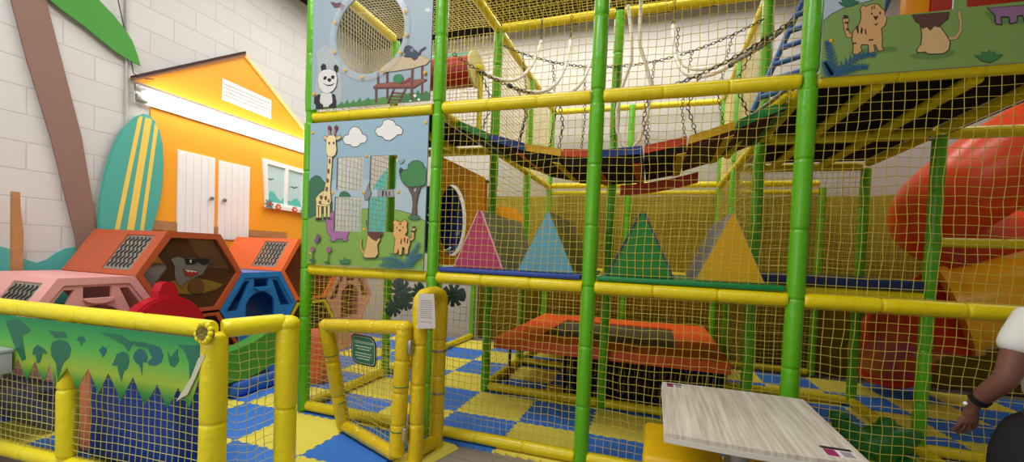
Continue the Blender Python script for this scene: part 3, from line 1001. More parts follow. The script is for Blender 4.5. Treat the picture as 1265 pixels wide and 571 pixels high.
vs = [p for q in ring for p in q]
m.add(vs, [(i * 28 + k, i * 28 + (k + 1) % 28, ((i + 1) % 4) * 28 + (k + 1) % 28, ((i + 1) % 4) * 28 + k) for i in range(4) for k in range(28)], True)
m.build('shell', t)
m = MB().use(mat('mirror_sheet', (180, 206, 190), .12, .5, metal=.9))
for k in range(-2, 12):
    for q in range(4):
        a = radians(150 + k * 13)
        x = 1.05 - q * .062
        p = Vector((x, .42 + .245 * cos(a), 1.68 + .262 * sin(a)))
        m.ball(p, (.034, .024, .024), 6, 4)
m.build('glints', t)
m = MB().use(mat('barrel_deep_blue', (24, 40, 120), .4, .5))
m.plate(ellipse(.42, 1.68, .25, .27, 28), [], YZ(.80), 0, .01)
m.build('end_disc', t)
m = MB().use(mat('painted_glint', (164, 204, 176), .2, .5))  # pale dots paint in the highlights seen through the hole
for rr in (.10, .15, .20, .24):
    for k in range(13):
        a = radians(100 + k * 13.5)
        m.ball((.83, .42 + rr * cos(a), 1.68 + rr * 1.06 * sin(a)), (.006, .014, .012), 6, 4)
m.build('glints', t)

# deck added deep inside to shade the trampoline, and the curtain behind the frame
pad('deck_board', 'mustard brown deck added to shade the front of the trampoline behind the wedges', (1.25, 1.24, 1.19), (3.49, 2.25, 1.235), mat('shade_deck', (120, 104, 30), .6, .3, .1, 5), 'deck')
m = MB().use(mat('mustard_curtain', (134, 116, 26), .8, .2, .12, 7))
n_ = 120
for k in range(n_):
    x0, x1 = .02 + 8.9 * k / n_, .02 + 8.9 * (k + 1) / n_
    y0, y1 = 3.68 + .02 * sin(k * .9), 3.68 + .02 * sin((k + 1) * .9)
    m.add([(x0, y0, .02), (x1, y1, .02), (x1, y1, 2.34), (x0, y0, 2.34), (x0, y0 + .004, .02), (x1, y1 + .004, .02), (x1, y1 + .004, 2.34), (x0, y0 + .004, 2.34)],
          [(0, 1, 2, 3), (7, 6, 5, 4), (3, 2, 6, 7), (0, 4, 5, 1)], True)
tag(m.build('mesh_curtain'), 'mustard yellow curtain hanging behind the rear nets of the frame', 'curtain')

# orange sheet deeper in
m = MB().use(PORT)
m.plate([(1.3, 1.32), (2.2, 1.32), (2.2, 1.86), (1.9, 1.94), (1.55, 1.93), (1.3, 1.9)], [], YZ(1.19), -.015, .015)
tag(m.build('guard_sheet'), 'orange yellow guard sheet behind the pink and light blue wedges', 'panel')

# ------------------------------------------------------------------ bridge
br = thing('plank_bridge', 'sagging bridge of coloured padded planks with black undersides', 'rope bridge', (2.37, .62, 2.1))
XA, XB = 1.235, 3.51


def arc(x):
    q = (x - 2.37) / 1.14
    return 2.165 + .275 * q * q


cols = [GREENP, BLUEP, YELP, REDP, BLUEP, REDP, YELP, GREENP]
n = len(cols)
for k in range(n):
    xa, xb = XA + (XB - XA) * k / n + .008, XA + (XB - XA) * (k + 1) / n - .008
    za, zb = arc(xa), arc(xb)
    dp = (.05, .065, .085, .10)[min(k, n - 1 - k)]
    pl = MB().use(cols[k])
    y0, y1 = .22, 1.02

    def slab(mb, xa, xb, za, zb, y0, y1, t0, t1):
        mb.add([(xa, y0, za + t0), (xb, y0, zb + t0), (xb, y1, zb + t0), (xa, y1, za + t0), (xa, y0, za + t1), (xb, y0, zb + t1), (xb, y1, zb + t1), (xa, y1, za + t1)],
               [(0, 3, 2, 1), (4, 5, 6, 7), (0, 1, 5, 4), (1, 2, 6, 5), (2, 3, 7, 6), (3, 0, 4, 7)])
    slab(pl, xa, xb, za, zb, y0, y1, -.035, .02)
    plank = pl.build('plank', br)
    m = MB().use(MAROON if k in (6, 7) else BLACKR)
    slab(m, xa, xb, za, zb, y0 + .012, y1 - .012, -dp, -.0355)
    m.build('underside', plank)
    m = MB().use(YELP if k in (2, 5) else REDP if k in (1, 4) else cols[k])
    xe = xb - .06
    ze = za + (zb - za) * (xe - xa) / (xb - xa)
    slab(m, xe, xb, ze, zb, y0 + .005, y1 - .005, -dp - .007, -dp - .0001)
    m.build('edge_strip', plank)
# far-side orange skirt
m = MB().use(REDP)
pts = [(x, arc(x) - .1) for x in [2.45 + .09 * k for k in range(8)]]
for (a, za), (b, zb) in zip(pts[:-1], pts[1:]):
    m.add([(a, 1.03, za), (b, 1.03, zb), (b, 1.05, zb), (a, 1.05, za), (a, 1.03, za - .09), (b, 1.03, zb - .09), (b, 1.05, zb - .09), (a, 1.05, za - .09)],
          [(0, 1, 2, 3), (7, 6, 5, 4), (0, 4, 5, 1), (1, 5, 6, 2), (2, 6, 7, 3), (3, 7, 4, 0)])
m.build('skirt', br)
# yellow sleeved edge ropes at both ends
m = MB().use(YEL)
m.tube([(3.5, .16, 2.47), (3.33, .5, 2.36), (3.28, .95, 2.28)], .03, 8); m.build('end_sleeve', br)
m = MB().use(HOSEGREY)
m.tube([(3.5, .10, 2.50), (3.30, .45, 2.39), (3.24, .95, 2.30)], .012, 8); m.build('edge_rope', br)
front = catenary((1.23, .12, 2.93), (3.52, .12, 2.92), .43, 30)
back = catenary((1.23, 1.12, 3.47), (3.52, 1.12, 3.42), .30, 30)
for c in (front, back):
    m = MB().use(CHAIN); chain_links(m, c); m.build('hand_chain', br)
for k in (3, 7, 11, 15, 19, 23, 27):
    for c, y in ((front, .2), (back, 1.04)):
        p = c[k]
        m = MB().use(CHAIN)
        chain_links(m, [p, ((p.x * .9 + 2.37 * .1), (p.y + y) / 2, (p.z + arc(p.x)) / 2), (p.x, y, arc(p.x) + .02)], .038, .003)
        m.build('hanger_chain', br)


def hose(tp, mid, end):
    tp, mid, end = Vector(tp), Vector(mid), Vector(end)
    pts = []
    for q in range(15):
        s = q / 14
        pts.append(tp * (1 - s) ** 2 + mid * 2 * s * (1 - s) + end * s * s)
    m = MB().use(HOSE); m.tube(pts, .0150, 8)
    h = m.build('hose_rope', br)
    m = MB().use(CHAIN)
    chain_links(m, [pts[0] + Vector((0, 0, .22)), pts[0]])
    m.tube([pts[-1] - (pts[-1] - pts[-2]).normalized() * .03, pts[-1]], .017, 8)
    m.build('chain_end', h)


hose((1.66, 1.05, 3.42), (1.62, .80, 2.80), front[3])
hose((1.94, 1.05, 3.40), (1.96, .78, 2.66), front[6])
hose((2.16, 1.05, 3.38), (2.18, .70, 2.70), front[10] + Vector((0, 0, .02)))
m = MB().use(HOSE)
U_ = [(2.47, .66, 3.42), (2.51, .64, 3.18), (2.52, .62, 2.96), (2.46, .60, 2.76), (2.43, .60, 2.58), (2.44, .60, 2.42), (2.49, .60, 2.30), (2.55, .60, 2.27), (2.61, .60, 2.34), (2.66, .60, 2.52), (2.68, .60, 2.74), (2.63, .60, 2.92), (2.58, .60, 3.06), (2.57, .60, 3.26), (2.57, .60, 3.42)]
m.tube(U_, .0140, 8)
h_ = m.build('hose_rope', br)
for q in (0, -1):
    m = MB().use(CHAIN); chain_links(m, [Vector(U_[q]) + Vector((0, 0, .24)), U_[q]]); m.build('chain_end', h_)
hose((2.82, 1.05, 3.42), (2.82, .72, 2.66), (3.20, .30, 2.74))
hose((2.86, 1.0, 3.15), (2.96, .66, 2.72), (3.36, .16, 2.82))
m = MB().use(HOSEGREY)
m.tube([(3.18, .30, 2.735), (3.36, .2, 2.80), (3.5, .12, 2.9)], .013, 8); m.build('hose_rope', br)

# striped roller in the top corner
t = thing('spin_roller', 'red roller with a green stripe and painted pink sheen high in the top corner', 'roller', (.7, .9, 2.99))
R = .155
for k, c in enumerate([(196, 44, 40), (196, 44, 40), (60, 140, 90), (240, 190, 200), (240, 205, 210), (196, 44, 40)]):  # pink sectors paint in the pale reflection on the roller top
    m = MB().use(mat('roller_%d_%d_%d' % c, c, .35, .5))
    a0, a1 = radians(-90 + 60 * k), radians(-30 + 60 * k)
    arcp = [(cos(a0 + (a1 - a0) * q / 6), sin(a0 + (a1 - a0) * q / 6)) for q in range(7)]
    vs = [(x, .9 - R * s * cc, 3.15 + R * s * ss) for x in (.25, 1.06) for s in (1, .8) for cc, ss in arcp]
    fs = []
    for q in range(6):
        fs += [(q, q + 1, 14 + q + 1, 14 + q), (7 + q, 7 + q + 1, 21 + q + 1, 21 + q), (q, q + 1, 7 + q + 1, 7 + q), (14 + q, 14 + q + 1, 21 + q + 1, 21 + q)]
    fs += [(0, 7, 21, 14), (6, 13, 27, 20)]
    m.add(vs, fs)
    m.build('stripe', t)
m = MB().use(mat('cream_plastic', (226, 214, 150), .4, .4))
m.tube([(1.062, .9, 3.15), (1.085, .9, 3.15)], .17, 28)
m.build('end_flange', t)
m = MB().use(YEL); m.tube([(1.086, .9, 3.15), (1.15, .9, 3.15)], .04, 12); m.build('axle', t)
m = MB().use(YEL); m.tube([(.25, .9, 3.15), (.2, .9, 3.15), (.2, .9, 2.52)], .03, 10); m.build('axle', t)
m = MB().use(YEL); m.tube([(1.13, .9, 3.15), (1.13, .9, 2.52)], .025, 10); m.build('stand', t)

# blue rung ladder at the other end of the bridge
t = thing('rung_ladder', 'blue padded rung ladder leaning on the top level beside the jungle panel', 'ladder', (3.55, .75, 2.53))
LB = mat('ladder_blue', (48, 92, 150), .4, .4, .06, 8)
m = MB().use(LB); m.tube([(3.40, .70, 2.54), (3.80, .88, 3.62)], .022, 10); m.build('rail', t)
m = MB().use(LB); m.tube([(3.86, .34, 2.54), (4.26, .52, 3.62)], .022, 10); m.build('rail', t)
for k in range(8):
    s = .10 + .115 * k
    m = MB().use(LB)
    m.tube([(3.40 + .40 * s, .70 + .18 * s, 2.54 + 1.08 * s), (3.86 + .40 * s, .34 + .18 * s, 2.54 + 1.08 * s)], .02, 10)
    m.build('rung', t)

# ------------------------------------------------------------------ printed jungle panels
SKY = (146, 178, 196); SKY2 = (168, 188, 198); GRASS = (128, 168, 74); DARKG = (58, 112, 84); TAN = (206, 164, 104)
OUT = (52, 44, 40)


class Art:
    """layers of flat print on a board facing -Y"""

    def __init__(self, mb, y, bounds, holes):
        self.mb, self.y, self.b, self.h, self.k = mb, y, bounds, holes, 0

    def put(self, poly, rgb, edge=0.0, step=True):
        if step:
            self.k += 1
        for d, c in (((edge, OUT),) if edge else ()) + ((0, rgb),):
            if d == 0 and edge:
                self.k += 1
            pl = outline(poly, d) if d else poly
            for piece in clip_outside(pl, self.h, self.b):
                self.mb.use(flat(c))
                y = self.y - .0006 - .00025 * self.k
                tri = tessellate_polygon([[Vector((p[0], p[1], 0)) for p in piece]])
                self.mb.add([(p[0], y, p[1]) for p in piece], [tuple(q) for q in tri])


def fern(a, roots, rgb, L, lw=.018):
    """blue fern fronds: leaflets along a curved stem"""
    for (x0, z0), (x1, z1), bend in roots:
        n = 11
        for k in range(n):
            s = k / (n - 1)
            px, pz = x0 + (x1 - x0) * s, z0 + (z1 - z0) * s + bend * 4 * s * (1 - s)
            dx, dz = (x1 - x0), (z1 - z0) + bend * 4 * (1 - 2 * s)
            d = sqrt(dx * dx + dz * dz); dx /= d; dz /= d
            for sgn in (1, -1):
                ll = L * (1 - .6 * s)
                ex, ez = px + ll * (dx * .6 - sgn * dz * .8), pz + ll * (dz * .6 + sgn * dx * .8)
                a.put([(px - dx * lw * .5, pz - dz * lw * .5), (px + dx * lw * .5, pz + dz * lw * .5), (ex, ez)], rgb, 0, k == 0 and sgn == 1)


YP = -.058
holes = [(.327, 1.868, .580, 2.128), (.640, 1.873, .884, 2.132), (.316, 1.540, .576, 1.815), (.637, 1.545, .876, 1.814)]
t = thing('jungle_panel', 'printed jungle board with a four-pane window, giraffe and tree', 'panel', (.6, YP + .006, 1.27))
m = MB().use(flat(SKY))
b = (.055, 1.268, 1.14, 2.412)
m.plate(rect(*b), [rrect(*h, .012) for h in holes], XZ(YP + .012), 0, .012)
a = Art(m, YP, b, holes)
A_ = ART_LOW
a.put(rect(.055, 1.268, 1.14, 1.95), SKY2)
for c in ('cloud1', 'cloud2'):
    a.put(A_[c], (226, 226, 222), .005)
for c in ('bush', 'bush2'):
    a.put(A_[c], DARKG, .003)
a.put(A_['hill'], GRASS, .004)
for k in range(1, 5):
    a.put(A_['shadow%d' % k], (96, 140, 66), 0, k == 1)
a.put(A_['zebbody'], (150, 150, 152), .003); a.put(A_['eleph'], (132, 136, 142), .004)
for k in range(1, 4):
    a.put(A_['zeb%d' % k], (40, 40, 42), 0, k == 1)
a.put(A_['birdhead'], (58, 62, 78)); a.put(A_['zebear'], (160, 164, 166), .003)
a.put(A_['hippo'], (166, 108, 158), .004); a.put(A_['hippoeye'], OUT)
for k in range(1, 5):
    a.put(A_['leg%d' % k], (228, 208, 150), .003, k == 1)
for k in range(1, 5):
    a.put(A_['hoof%d' % k], (70, 54, 44), 0, k == 1)
a.put(A_['body'], (230, 210, 152), .003); a.put(A_['neck'], (230, 210, 152), .003)
for k in (1, 2):
    a.put(A_['horn%d' % k], (190, 120, 96), .002, k == 1); a.put(A_['knob%d' % k], (120, 52, 50), .002, False); a.put(A_['ear%d' % k], (214, 190, 138), .003, False)
a.put(A_['head'], (232, 214, 168), .003)
for k in range(1, 9):
    a.put(A_['spot%d' % k], (128, 78, 56), 0, k == 1)
for k in (1, 2):
    a.put(A_['eye%d' % k], (40, 34, 34), 0, k == 1)
a.put(A_['trunk'], (104, 80, 72), .003); a.put(A_['crown'], (64, 130, 74), .005); a.put(A_['treetuft'], (62, 118, 84), .002)
a.put(A_['lionbody'], (214, 178, 116), .004); a.put(A_['liontail'], (196, 158, 100), .001); a.put(A_['lionmane'], (98, 58, 50), .003)
a.put(A_['tigertail'], (216, 168, 104), .003); a.put(A_['tiger'], (220, 172, 106), .004)
for k in range(1, 8):
    a.put(A_['tstripe%d' % k], (60, 40, 36), 0, k == 1)
for k in ('tnose', 'teye1', 'teye2'):
    a.put(A_[k], (52, 36, 34), 0, k == 'tnose')
for k in (1, 2):
    a.put(A_['stem%d' % k], (60, 100, 60), 0, k == 1); a.put(A_['lf%d' % k], (66, 116, 80), .002, False); a.put(A_['flower%d' % k], (158, 96, 136), .002, False)
a.put(A_['tuft'], (62, 126, 96), .002); a.put(A_['butterfly'], (122, 84, 130), .002)
fern(a, [((.99, 1.29), (.80, 1.33), .03), ((1.0, 1.29), (1.10, 1.46), .01), ((.97, 1.28), (.78, 1.29), .01), ((1.02, 1.29), (1.13, 1.38), .02)], (44, 104, 128), .055)
m.build('printed_board', t)


def bolts(t, pts, y, r=.014):
    for x, z in pts:
        q = MB().use(BOLT)
        q.ball((x, y, z), (r, .008, r), 10, 6)
        q.build('bolt', t)


bolts(t, [(.08, 2.335), (1.12, 2.36), (.09, 1.35), (1.12, 1.36), (.608, 2.13), (.297, 1.845), (.587, 1.845), (.905, 1.85), (.608, 1.56)], YP)

# upper board with the bubble window
t = thing('jungle_panel', 'printed jungle board with a round bubble window, panda and hut', 'panel', (.6, YP + .006, 2.52))
m = MB().use(flat((150, 168, 180)))
b = (.055, 2.522, 1.14, 3.62)
cx, cz, cr = .598, 3.072, .312
m.plate(rect(*b), [ellipse(cx, cz, cr, cr, 48)], XZ(YP + .012), 0, .012)
a = Art(m, YP, b, [])
B_ = ART_TOP
a.put(B_['glow'], (168, 178, 182))
a.put(B_['star'], (196, 206, 214)); a.put(B_['balloon'], (104, 66, 82))
a.put(B_['grass'], (84, 138, 72)); a.put(B_['tuft1'], (70, 128, 66)); a.put(B_['tuft2'], (62, 116, 70))
for k in ('post2', 'post4', 'post5'):
    a.put(B_[k], (98, 64, 54), 0, k == 'post2')
for k in ('deck', 'deck2', 'post1', 'post3'):
    a.put(B_[k], {'deck': (140, 82, 72), 'deck2': (104, 58, 54)}.get(k, (104, 66, 56)), .002 if k == 'deck' else 0)
for k in ('lad1', 'lad2', 'rung1', 'rung2', 'rung3', 'rung4'):
    a.put(B_[k], (112, 72, 60), 0, k == 'lad1')
a.put(B_['melon'], (54, 128, 84), .002); a.put(B_['mslice'], (150, 56, 58), .002)
a.put(B_['roof'], (190, 172, 140), .002)
a.put(B_['mtail'], (56, 62, 78)); a.put(B_['monkey'], (50, 58, 78), .001); a.put(B_['mface'], (110, 124, 146))
for k in (1, 2, 3):
    a.put(B_['flw%d' % k], (224, 228, 226), 0, k == 1)
a.put(B_['pbody'], (206, 206, 204), .002)
for k in ('pleg1', 'pleg2', 'parm1', 'parm2', 'pear1', 'pear2'):
    a.put(B_[k], (38, 38, 46), 0, k in ('pleg1', 'parm1'))
a.put(B_['phead'], (212, 212, 210), .002)
for k in ('peye1', 'peye2', 'pnose', 'psmile'):
    a.put(B_[k], (36, 36, 42), 0, k == 'peye1')
m.build('printed_board', t)
dm = MB().use(DOME)
vs, fs = [], []
for i in range(9):
    th = (pi / 2) * i / 8
    for k in range(40):
        q = 2 * pi * k / 40
        vs.append((cx + (cr + .004) * sin(th) * cos(q), YP - .004 - .13 * cos(th), cz + (cr + .004) * sin(th) * sin(q)))
for i in range(8):
    for k in range(40):
        fs.append((i * 40 + k, i * 40 + (k + 1) % 40, (i + 1) * 40 + (k + 1) % 40, (i + 1) * 40 + k))
dm.add(vs, fs, True)
dm.build('bubble_window', t)
rg = MB().use(clear('clear_flange', (226, 230, 232), .14, .1))
rg.plate(ellipse(cx, cz, cr + .05, cr + .05, 40), [ellipse(cx, cz, cr + .005, cr + .005, 40)], XZ(YP - .0125), 0, .003)
rg.build('flange', t)
bolts(t, [(cx + (cr + .028) * cos(radians(q)), cz + (cr + .028) * sin(radians(q))) for q in (200, 232, 262, 295, 328, 350, 20, 160, 60, 110)] + [(.09, 2.64), (1.1, 2.72)], YP - .01, .015)

# right-hand board over the deck
t = thing('jungle_panel', 'printed jungle board with tiger, lion and hippo above the black deck', 'panel', (4.15, YP + .006, 2.52))
b = (3.592, 2.472, 4.70, 3.62)
holes = [(3.868, 2.768, 4.160, 3.05), (4.212, 2.770, 4.50, 3.05), (3.868, 3.12, 4.160, 3.40), (4.212, 3.12, 4.50, 3.40)]
m = MB().use(flat(SKY2))
m.plate(rect(*b), [rrect(*h, .012) for h in holes], XZ(YP + .012), 0, .012)
a = Art(m, YP, b, holes)
C_ = ART_RIGHT
hill = [p for p in C_['hill']]
a.put(hill, (122, 152, 82), .004)
a.put(C_['fernbush'], (50, 108, 76), .002)
for k in (1, 2, 3):
    a.put(C_['sh%d' % k], (98, 130, 70), 0, k == 1)
a.put(C_['tigertail'], (206, 158, 104), .003); a.put(C_['tiger'], (208, 160, 106), .004)
for k in range(1, 11):
    a.put(C_['st%d' % k], (58, 40, 36), 0, k == 1)
for k in ('tnose', 'tmouth', 'te1', 'te2'):
    a.put(C_[k], (70, 46, 42), 0, k == 'tnose')
a.put(C_['liontail'], (196, 160, 112), .001); a.put(C_['lionbody'], (206, 172, 118), .004); a.put(C_['lionmane'], (92, 60, 54), .003)
a.put(C_['hippo'], (142, 104, 140), .004); a.put(C_['tuft'], (62, 122, 72), .002)
fern(a, [((3.655, 2.475), (3.615, 2.66), .02), ((3.655, 2.475), (3.83, 2.57), .035), ((3.65, 2.475), (3.61, 2.55), .0), ((3.66, 2.478), (3.80, 2.51), .012)], (40, 92, 124), .05)
m.build('printed_board', t)
bolts(t, [(3.632, 2.668), (4.66, 2.6), (4.186, 2.9)], YP)

# orange-and-red block seen through that board
t = thing('block_column', 'yellow column with a red brick-patterned pad behind the jungle board', 'pad', (4.36, .55, 2.54))
m = MB().use(PORT); m.box((4.2, .5, 2.54), (4.32, .6, 3.4), .02); m.build('column', t)
m = MB().use(mat('brick_red_pad', (190, 50, 34), .5, .4, .1, 10)); m.box((4.325, .5, 2.54), (4.9, .6, 3.4), .01); m.build('pad', t)

# ------------------------------------------------------------------ left wall: house front, lamp, surfboard, palm
CY0, CZ0, KW = -2.893, 1.417, 1.199


def wl(y, z):
    return (CY0 + (y - CY0) * KW, CZ0 + (z - CZ0) * KW)


def wpoly(pts):
    return [wl(*p) for p in pts]


HOUSE = mat('house_orange_paint', (244, 166, 40), 0.5, 0.35, 0.03, 4)
t = thing('beach_house_front', 'orange painted wooden beach house front fixed on the white wall', 'house front', (XW, 1.0, 1.0))
m = MB().use(HOUSE)
body = wpoly([(-.285, 1.2), (1.60, 1.2), (1.60, 2.60), (-.285, 2.60)])
m.plate(body, [], YZ(XW), .002, .022)
m.build('wall_board', t)
m = MB().use(HOUSE)
gab = wpoly([(-.435, 2.745), (1.56, 2.745), (.567, 3.385)])
m.plate(gab, [], YZ(XW), .04, .06)
m.build('gable', t)
tim = mat('roof_timber', (150, 110, 84), .7, .2, .15, 12)
m = MB().use(tim)
m.plate(wpoly([(-.45, 2.755), (.567, 3.41), (.567, 3.385), (-.44, 2.735)]), [], YZ(XW), .03, .10)
m.build('roof_trim', t)
m = MB().use(mat('pale_trim', (246, 220, 150), .6, .3))
m.plate(wpoly([(.567, 3.41), (1.58, 2.755), (1.57, 2.735), (.567, 3.385)]), [], YZ(XW), .03, .09)
m.build('roof_trim', t)
m = MB().use(mat('dark_shingle', (70, 52, 48), .8, .2))
for k in range(5):
    s = k / 5
    y, z = -.44 + 1.0 * s, 2.757 + .65 * s
    m.plate(wpoly([(y, z), (y + .20, z + .13), (y + .195, z + .15), (y, z + .022)]), [], YZ(XW), .02, .11)
m.build('shingles', t)
v = MB().use(WHITEP)
v.plate(wpoly([(.335, 2.853), (.915, 2.835), (.915, 3.045), (.335, 3.062)]), [], YZ(XW), .061, .071)
vo = v.build('vent', t)
for k in range(5):
    z = 2.87 + .036 * k
    m = MB().use(WHITEP)
    q = wpoly([(.345, z), (.905, z - .014), (.905, z + .012), (.345, z + .026)])
    m.plate(q, [], YZ(XW), .0715, .082)
    m.build('slat', vo)
for (y0, y1, z0, z1, ky) in ((-.06, .298, 1.46, 2.255, .25), (.338, .690, 1.44, 2.245, .385)):
    d = MB().use(WHITEP)
    d.plate(wpoly(rect(y0, z0, y1, z1)), [], YZ(XW), .0225, .034)
    w = (y1 - y0) / 5
    for k in range(5):
        d.plate(wpoly(rect(y0 + w * k + .004, z0 + .006, y0 + w * (k + 1) - .004, z1 - .006)), [], YZ(XW), .0345, .039)
    do = d.build('door', t)
    m = MB().use(STEEL)
    yy, zz = wl(ky, 1.845)
    m.tube([(XW + .036, yy, zz), (XW + .06, yy, zz), (XW + .062, yy, zz), (XW + .08, yy, zz)], [.012, .012, .026, .02], 12)
    m.build('knob', do)
m = MB().use(WOOD)
m.plate(wpoly(rect(-.27, 1.50, -.062, 1.585)), [], YZ(XW), .0225, .042)
m.build('batten', t)
for q in ((.30, 1.50, .336, 1.57), (.692, 1.49, 1.20, 1.565)):
    m = MB().use(WOOD)
    m.plate(wpoly(rect(*q)), [], YZ(XW), .0225, .042); m.build('batten', t)
# tapered window with two panes
WF = wpoly([(.890, 1.862), (1.455, 1.852), (1.465, 2.365), (.845, 2.378)])
w = MB().use(WHITEP)
pA = wpoly([(.928, 1.90), (1.150, 1.896), (1.150, 2.322), (.898, 2.328)])
pB = wpoly([(1.195, 1.895), (1.425, 1.891), (1.430, 2.316), (1.195, 2.321)])
w.plate(WF, [pA, pB], YZ(XW), .0225, .05)
wo = w.build('window', t)
GLS = mat('pale_pane', (188, 214, 216), .3, .5)
for pp in (pA, pB):
    m = MB().use(GLS); m.plate(pp, [], YZ(XW), .0225, .030); m.build('pane', wo)
m = MB().use(flat((94, 190, 180)))
for pts in ([(.935, 1.902), (1.148, 1.898), (1.148, 1.985), (1.115, 1.935), (1.07, 1.945), (1.01, 2.02), (.96, 2.03), (.928, 1.97)], [(1.197, 1.897), (1.42, 1.893), (1.40, 1.95), (1.35, 2.0), (1.30, 1.98), (1.25, 1.945), (1.2, 1.95)]):
    m.plate(wpoly(pts), [], YZ(XW), .0305, .033)
m.build('wave_print', wo)
for (y, z, s) in ((.96, 2.16, .05), (1.30, 2.12, .075)):
    m = MB().use(INKDARK)
    m.plate(wpoly([(y - s, z - .012), (y - s * .4, z + .012), (y, z), (y + s * .5, z + .018), (y + s, z + .01), (y + s * .5, z + .008), (y, z - .012), (y - s * .4, z + .002)]), [], YZ(XW), .0305, .033)
    m.build('bird_print', wo)
m = MB().use(WHITEP)
m.plate(wpoly([(.868, 1.828), (1.47, 1.82), (1.47, 1.862), (.868, 1.868)]), [], YZ(XW), .0505, .085); m.build('sill', wo)
for (y, z, c1, c2, r) in ((.905, 1.872, (92, 150, 150), (190, 70, 60), .05), (1.03, 1.85, (214, 74, 56), (236, 220, 200), .036), (1.27, 1.845, (214, 74, 56), (236, 220, 200), .036), (1.42, 1.845, (92, 150, 150), (190, 70, 60), .05)):
    yy, zz = wl(y, z)
    m = MB().use(flat(c1))
    pts = []
    for k in range(32):
        an = 2 * pi * k / 32
        pts.append((yy + r * 1.2 * (1 + .28 * cos(8 * an)) * cos(an), zz + r * 1.2 * (1 + .28 * cos(8 * an)) * sin(an)))
    m.plate(pts, [], YZ(XW), .086, .092)
    m.use(flat(c2)); m.plate(ellipse(yy, zz, r * .5, r * .5, 14), [], YZ(XW), .0922, .098)
    m.build('flower', wo)

# long fluorescent light under the gable
t = thing('fluorescent_light', 'long glowing fluorescent light across the orange house front', 'light', (XW, 1.0, 2.8))
y0, z0 = wl(-.33, 2.555); y1, z1 = wl(1.60, 2.735)
m = MB().use(WHITEP)
m.box((XW + .026, y0 - .10, z0 + .02), (XW + .05, y1, z1 - .02)); m.build('housing', t)
LAMP = glow('lamp_glow', (255, 250, 244), 7.0)
m = MB().use(LAMP)
m.tube([(XW + .10, y0, (z0 + z1) / 2), (XW + .10, y1, (z0 + z1) / 2)], (z1 - z0) / 2, 20, True, True, (1.0, .42))
m.build('diffuser', t)
m = MB().use(STEEL)
m.box((XW + .05, y0 - .11, z0 + .03), (XW + .09, y0 - .012, z0 + .10), .006); m.box((XW + .05, y0 - .12, z0 + .13), (XW + .085, y0 - .03, z0 + .19), .006)
m.build('end_bracket', t)

# surfboard standing against the wall
SF = [(-.659, 1.2), (-.672, 1.55), (-.664, 1.72), (-.635, 1.93), (-.59, 2.12), (-.52, 2.31), (-.43, 2.435), (-.36, 2.487), (-.318, 2.49), (-.27, 2.45), (-.232, 2.38), (-.205, 2.25), (-.197, 2.08), (-.205, 1.88), (-.232, 1.70), (-.28, 1.50), (-.36, 1.2)]
t = thing('surfboard', 'teal surfboard with three yellow stripes on the white wall', 'surfboard', (XW + .1, -.4, 1.1))
TEAL = mat('surf_teal', (80, 172, 160), .4, .4, .03, 6)
m = MB().use(TEAL)
for ins, d0, d1 in ((0, .05, .062), (.010, .044, .068)):
    m.plate(outline(wpoly(SF), -ins), [], YZ(XW), d0, d1)
m.build('board', t)
sf_hi = lambda y: None


def in_surf(stripe):
    # clip a stripe to the outline, as rows between its two sides
    P_ = wpoly(SF)
    out = []
    L = []
    zt = max(p[1] for p in P_)
    zb = min(p[1] for p in P_)
    left, right = [], []
    for k in range(41):
        z = zb + (zt - zb) * k / 40
        xs = []
        for i in range(len(P_)):
            a, b = P_[i], P_[(i + 1) % len(P_)]
            if (a[1] - z) * (b[1] - z) <= 0 and a[1] != b[1]:
                xs.append(a[0] + (b[0] - a[0]) * (z - a[1]) / (b[1] - a[1]))
        if len(xs) < 2:
            continue
        lo, hi = min(xs) + .012, max(xs) - .012
        s0, s1 = stripe(z)
        s0, s1 = max(s0, lo), min(s1, hi)
        if s1 - s0 > .004:
            left.append((s0, z)); right.append((s1, z))
    return left + list(reversed(right))


for y_b, y_t, wd in ((-.545, -.392, .032), (-.45, -.330, .052), (-.365, -.262, .030)):
    a0, b0 = wl(y_b, 1.48), wl(y_t, 2.42)
    f = lambda z, a0=a0, b0=b0, wd=wd: (a0[0] + (b0[0] - a0[0]) * (z - a0[1]) / (b0[1] - a0[1]) - wd * KW / 2, a0[0] + (b0[0] - a0[0]) * (z - a0[1]) / (b0[1] - a0[1]) + wd * KW / 2)
    m = MB().use(mat('surf_yellow', (240, 208, 96), .4, .4))
    m.plate(in_surf(f), [], YZ(XW), .0681, .0705)
    m.build('stripe', t)

# wooden palm cut-out
t = thing('palm_cutout', 'tall brown wooden palm tree cut-out leaning across the white wall', 'palm cut-out', (XW, -.9, 1.0))
m = MB().use(mat('palm_brown', (142, 112, 100), .7, .2, .06, 5))
m.plate(wpoly([(-1.20, 3.28), (-1.02, 3.30), (-.977, 3.1), (-.87, 2.63), (-.767, 2.178), (-.655, 1.43), (-.60, 1.05), (-.76, 1.05), (-.80, 1.42), (-.945, 2.13), (-1.07, 2.62), (-1.152, 3.0)]), [], YZ(XW), .018, .038)
m.build('trunk', t)
m = MB().use(mat('palm_green', (72, 150, 58), .6, .3, .04, 5))
m.plate(wpoly([(-1.02, 3.20), (-.972, 3.108), (-.87, 3.06), (-.764, 3.02), (-.66, 2.965), (-.554, 2.915), (-.46, 2.892), (-.388, 2.882), (-.41, 2.96), (-.45, 3.06), (-.50, 3.125), (-.58, 3.20), (-.69, 3.275), (-.85, 3.33)]), [], YZ(XW), .045, .06)
m.build('frond', t)
m = MB().use(mat('palm_green', (72, 150, 58)))
m.plate(wpoly([(-1.10, 3.25), (-1.2, 3.16), (-1.32, 3.14), (-1.45, 3.06), (-1.40, 3.2), (-1.28, 3.30), (-1.15, 3.33)]), [], YZ(XW), .045, .06)
